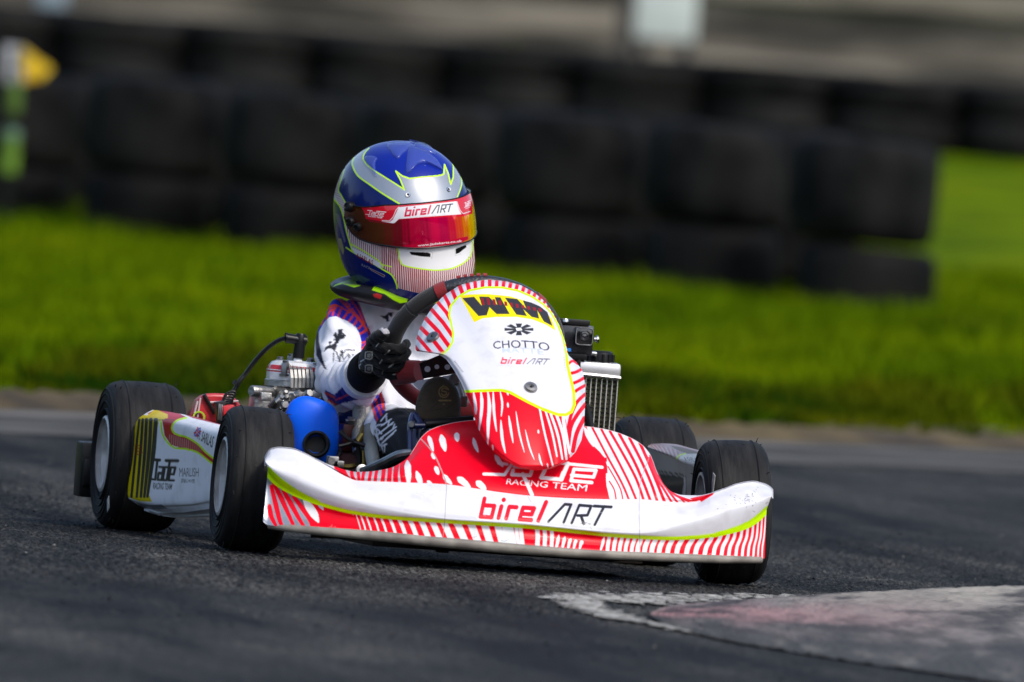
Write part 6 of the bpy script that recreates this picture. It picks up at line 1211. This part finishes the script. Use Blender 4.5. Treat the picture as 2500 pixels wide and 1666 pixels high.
lowb = c1([(225, 1000), (300, 1055), (400, 1105), (550, 1195), (620, 1235), (668, 1300), (690, 1420), (300, 1400), (100, 1100), (150, 900), (205, 990)])
ph_.poly(lowb, NAV); ph_.poly(c1([(110, 620), (135, 600), (165, 650), (200, 740), (225, 830), (245, 920), (285, 1050), (220, 1020), (150, 980), (100, 700)]), NAV)
hl([(130, 600), (180, 665), (210, 760), (235, 880), (285, 1045)], 3, 30); hl([(232, 1015), (300, 1060), (400, 1115), (550, 1205), (630, 1255), (668, 1330), (675, 1370)], 3.2, 30); hl([(215, 340), (165, 500), (190, 560), (240, 650)], 2.6, 20); hl([(265, 980), (400, 1055), (530, 1145), (545, 1205)], 3, 20); hl([(530, 1160), (625, 1182)], 2.6)
ph_.poly(c1([(275, 1008), (400, 1072), (530, 1152), (540, 1200), (420, 1132), (300, 1062)]), (.72, .72, .75)); write(ph_, 'A.SARLAS', c1([(325, 1058), (470, 1128), (462, 1168), (318, 1090)]), DR, .02)
ph_.line(c1([(440, 1200), (565, 1262)]), 3.0, (.10, .005, .01)); ph_.line(c1([(440, 1196), (450, 1212), (560, 1272), (568, 1256), (440, 1196)]), .8, (.4, .4, .4)); write(ph_, 'RACE', c1([(368, 1155), (440, 1185), (438, 1205), (366, 1175)]), (.25, .26, .28), 0)
for k in range(16): ph_.line(c1([(138+k*5, 720+k*16), (170+k*4, 735+k*16)]), 1.6, (.22, .20, .24), clip=c1([(135, 720), (165, 700), (200, 790), (225, 960), (215, 985), (165, 900), (135, 780)]))
ph_.poly(c1([(165, 930), (190, 940), (215, 1040), (205, 1080), (170, 1000)]), (.30, .30, .10))
M_helmet = paintmat('helmet_lacquer', rough=.22, coat=.28, dirt=.02)
hel = surf('helmet', HP, M_helmet, person, ph_.C, cvv=True); hel.data.materials[0] = M_helmet; tag(hel, 'blue, silver and white full-face helmet with lime lines')
# inner lining / dark opening below
mb = MB(); low = HC+hsurf(TH[::15], np.array([.985, 1.0]))@HM.T; ctr = low[1].mean(0); n_ = len(low[1]); mb.add(list(low[1]*.98+ctr*.02)+[ctr+np.array([0, 0, .03])], [(i, (i+1) % n_, n_) for i in range(n_)]); mb.build('lining', M_blackmat, hel)
# visor: shell a few mm proud
nth, nq = 700, 260; tv_ = np.linspace(math.radians(-89), math.radians(97), nth)
def hz_at(th, z, grow):   # profile parameter whose height is z
    tq = np.linspace(.2, .95, 300); g_ = hsurf(np.array([th]), tq, grow)[:, 0, 2]; return float(np.interp(-z, -g_, tq))
tdeg = np.degrees(tv_)
ztop = np.interp(tdeg, [-90, -82, -62, -40, -20, 0, 40, 99], [.030, .044, .048, .056, .058, .057, .050, .034]); zbot = np.interp(tdeg, [-90, -84, -76, -66, -55, -40, -20, 0, 30, 60, 80, 99], [.022, .006, -.006, -.013, -.016, -.018, -.023, -.026, -.031, -.030, -.012, .01]); gr = .0055; VP = np.zeros((nq, nth, 3))
for j, th in enumerate(tv_):
    a0, a1 = hz_at(th, ztop[j], gr), hz_at(th, zbot[j], gr); VP[:, j] = hsurf(np.array([th]), np.linspace(a0, a1, nq), gr)[:, 0]
VW = HC+VP@HM.T; uu, vv = PJ(VW.reshape(-1, 3)); pv = Paint(uu, vv, (.10, .022, .004), soft=1.0)
pv.C[:, 3] = .75
# iridescent mirror colour, changing round the curve
azv = np.repeat(np.degrees(tv_)[None], nq, 0).ravel(); zv = VP[..., 2].ravel()
stops = [-99, -45, -28, -20, -12, -4, 4, 12, 20, 28, 36, 48, 60, 99]; cl = np.array([(.06, .012, .003), (.085, .02, .003), (.16, .0, .01), (.42, .0, .03), (.30, .0, .03), (.55, .0, .05), (.40, .0, .05), (.55, .01, .03), (.70, .07, .01), (.80, .22, .0), (.85, .42, .0), (.8, .5, .02), (.55, .42, .02), (.2, .1, .02)])
w_ = azv+2.2*np.sin(azv*.9)+1.5*np.sin(azv*2.3+1); col_ = np.stack([np.interp(w_, stops, cl[:, i]) for i in range(3)], -1); pv.C[:, :3] = np.clip(col_*1.6, 0, .95)
RS = (.62, .008, .025)
pv.poly(c1([(330, 612), (380, 640), (690, 640), (1200, 570), (1340, 530), (1330, 720), (1250, 745), (900, 758), (700, 768), (640, 806), (500, 795), (430, 785), (402, 762), (385, 700)]), RS)
pv.poly(c1([(405, 765), (640, 800), (600, 812), (430, 790)]), (.2, .005, .01))
pv.poly(c1([(690, 664), (1000, 634), (1192, 612), (1222, 690), (1240, 725), (1000, 742), (690, 766), (655, 800), (640, 804), (540, 788), (615, 790), (640, 770)]), (.78, .77, .80))
pv.line(c1([(545, 780), (610, 782), (640, 750), (665, 690), (690, 662)]), 1.6, (.75, .75, .78))
pv.poly(c1([(1190, 614), (1300, 568), (1330, 560), (1330, 705), (1245, 740), (1215, 690)]), RS); pv.line(c1([(1195, 615), (1222, 690), (1250, 720), (1310, 700)]), 1.6, (.75, .75, .78))
birel(pv, c1([(742, 668), (1166, 628), (1160, 704), (735, 748)]), (.62, .01, .06), (.02, .02, .03)); jade(pv, c1([(402, 686), (580, 704), (562, 764), (398, 742)]), (.85, .85, .85)); jade(pv, c1([(1258, 625), (1312, 604), (1314, 665), (1262, 684)]), (.85, .7, .75))
pv.poly(c1([(730, 994), (1000, 975), (1180, 940), (1292, 915), (1292, 945), (1180, 992), (1000, 1025), (850, 1022), (740, 1006)]), (.50, .0, .03)); write(pv, 'www.Jadekarts.co.uk', c1([(855, 988), (1240, 946), (1240, 972), (855, 1014)]), (.8, .75, .78), .02)
pv.C[:, 3] *= .6; M_vis = paintmat('mirror_visor', rough=.10, coat=1.0, dirt=0)
vis = surf('visor', VW, M_vis, hel, pv.C); md = vis.modifiers.new('t', 'SOLIDIFY'); md.thickness = .0022; md.offset = -1; tag(vis, 'orange-red mirrored visor with sponsor strip')
# visor edge seal
mb = MB(); mb.tube(list(VW[-1, ::8]), .0014, n=6); mb.tube(list(VW[0, ::8]), .0012, n=6); mb.build('visor_seal', M_black, vis)
def on_helmet(th, z, grow=0.0):
    t = hz_at(math.radians(th), z, grow); p = hsurf(np.array([math.radians(th)]), np.array([t]), grow)[0, 0]; q1 = hsurf(np.array([math.radians(th+1)]), np.array([t]), grow)[0, 0]; q2 = hsurf(np.array([math.radians(th)]), np.array([t+.004]), grow)[0, 0]
    n_ = np.cross(q2-p, q1-p); n_ /= np.linalg.norm(n_); 
    if n_@p < 0: n_ = -n_
    return HC+HM@p, HM@n_
def px_on_helmet(c, grow=0.0):
    """helmet point nearest to a crop-1 pixel on the visible side"""
    p = cv(1, c); A = HP.reshape(-1, 3) if not grow else VW.reshape(-1, 3); u3, v3 = PJ(A); dist = (u3-p[0])**2+(v3-p[1])**2+np.where((A-CAM)@FW > DIST-(-.14)*0+0.0, 0, 0); cand = np.argsort(dist)[:60]; i = cand[np.argmin(((A-CAM)@FW)[cand])]; n_ = A[i]-HC; n_ = n_/np.linalg.norm(n_); return A[i], n_
for c_, r_ in (((278, 665), .009), ((290, 785), .0085), ((350, 835), .0075)):
    p, n_ = px_on_helmet(c_); b_ = MB(); b_.lathe([(0, .010), (r_*.6, .010), (r_*.7, .012), (r_, .011), (r_*1.1, .006), (r_*1.1, -.004)], p+n_*.003, axis=tuple(n_), n=24); b_.build('visor_screw', M_black, hel)
for c_ in ((778, 545), (1130, 505)):
    p, n_ = px_on_helmet(c_); b_ = MB(); b_.lathe([(.0022, .0015), (.0042, .0018), (.005, .0008), (.005, -.001)], p, axis=tuple(n_), n=20); b_.lathe([(0, .0006), (.0024, .0008)], p, axis=tuple(n_), n=16, m=1); b_.build('vent_rivet', [M_chrome, M_blackmat], hel)
# clear spoilers on the crown
M_clear = mat('clear_spoiler', (.10, .16, .60), .12, coat=.6, alpha=.38)
from mathutils.bvhtree import BVHTree
bvh = BVHTree.FromPolygons([tuple(p) for p in HP[::6, ::10].reshape(-1, 3)], [tuple(q) for q in gridq(len(range(0, 420, 6)), 90, cvv=True)])
def spoiler(outline, lift, name='top_spoiler'):
    o2 = spline(cv(1, outline), 70, True); m_ = o2.mean(0); rows_ = []
    def hit(q, h):
        d = FW+((q[0]-PW/2)/FPX)*RT-((q[1]-PH/2)/FPX)*UP; r_ = bvh.ray_cast(Vector(CAM), Vector(d).normalized()); 
        p = np.array(r_[0]) if r_[0] is not None else HC+np.array([0, 0, .14]); n_ = (p-HC); n_ /= np.linalg.norm(n_); return p+n_*h
    for f, h in [(.0, lift*1.25), (.35, lift*1.2), (.7, lift*1.05), (.93, lift*.8), (1.0, lift*.35), (1.03, .0002)]: rows_.append([hit(m_+(q-m_)*f, h) for q in o2])
    surf(name, np.array(rows_), M_clear, hel, cvv=True)
spoiler([(760, 370), (750, 320), (765, 200), (790, 120), (830, 150), (900, 170), (960, 210), (1030, 270), (1070, 345), (1000, 310), (920, 285), (850, 300), (800, 350)], .0055)
spoiler([(590, 130), (640, 108), (720, 100), (780, 105), (790, 130), (760, 170), (720, 200), (690, 240), (650, 225), (620, 180)], .0045)
spoiler([(830, 110), (900, 110), (960, 140), (1010, 205), (950, 190), (880, 165), (835, 145)], .004)
spoiler([(395, 235), (440, 222), (500, 238), (485, 280), (488, 340), (495, 400), (460, 350), (410, 290)], .004)
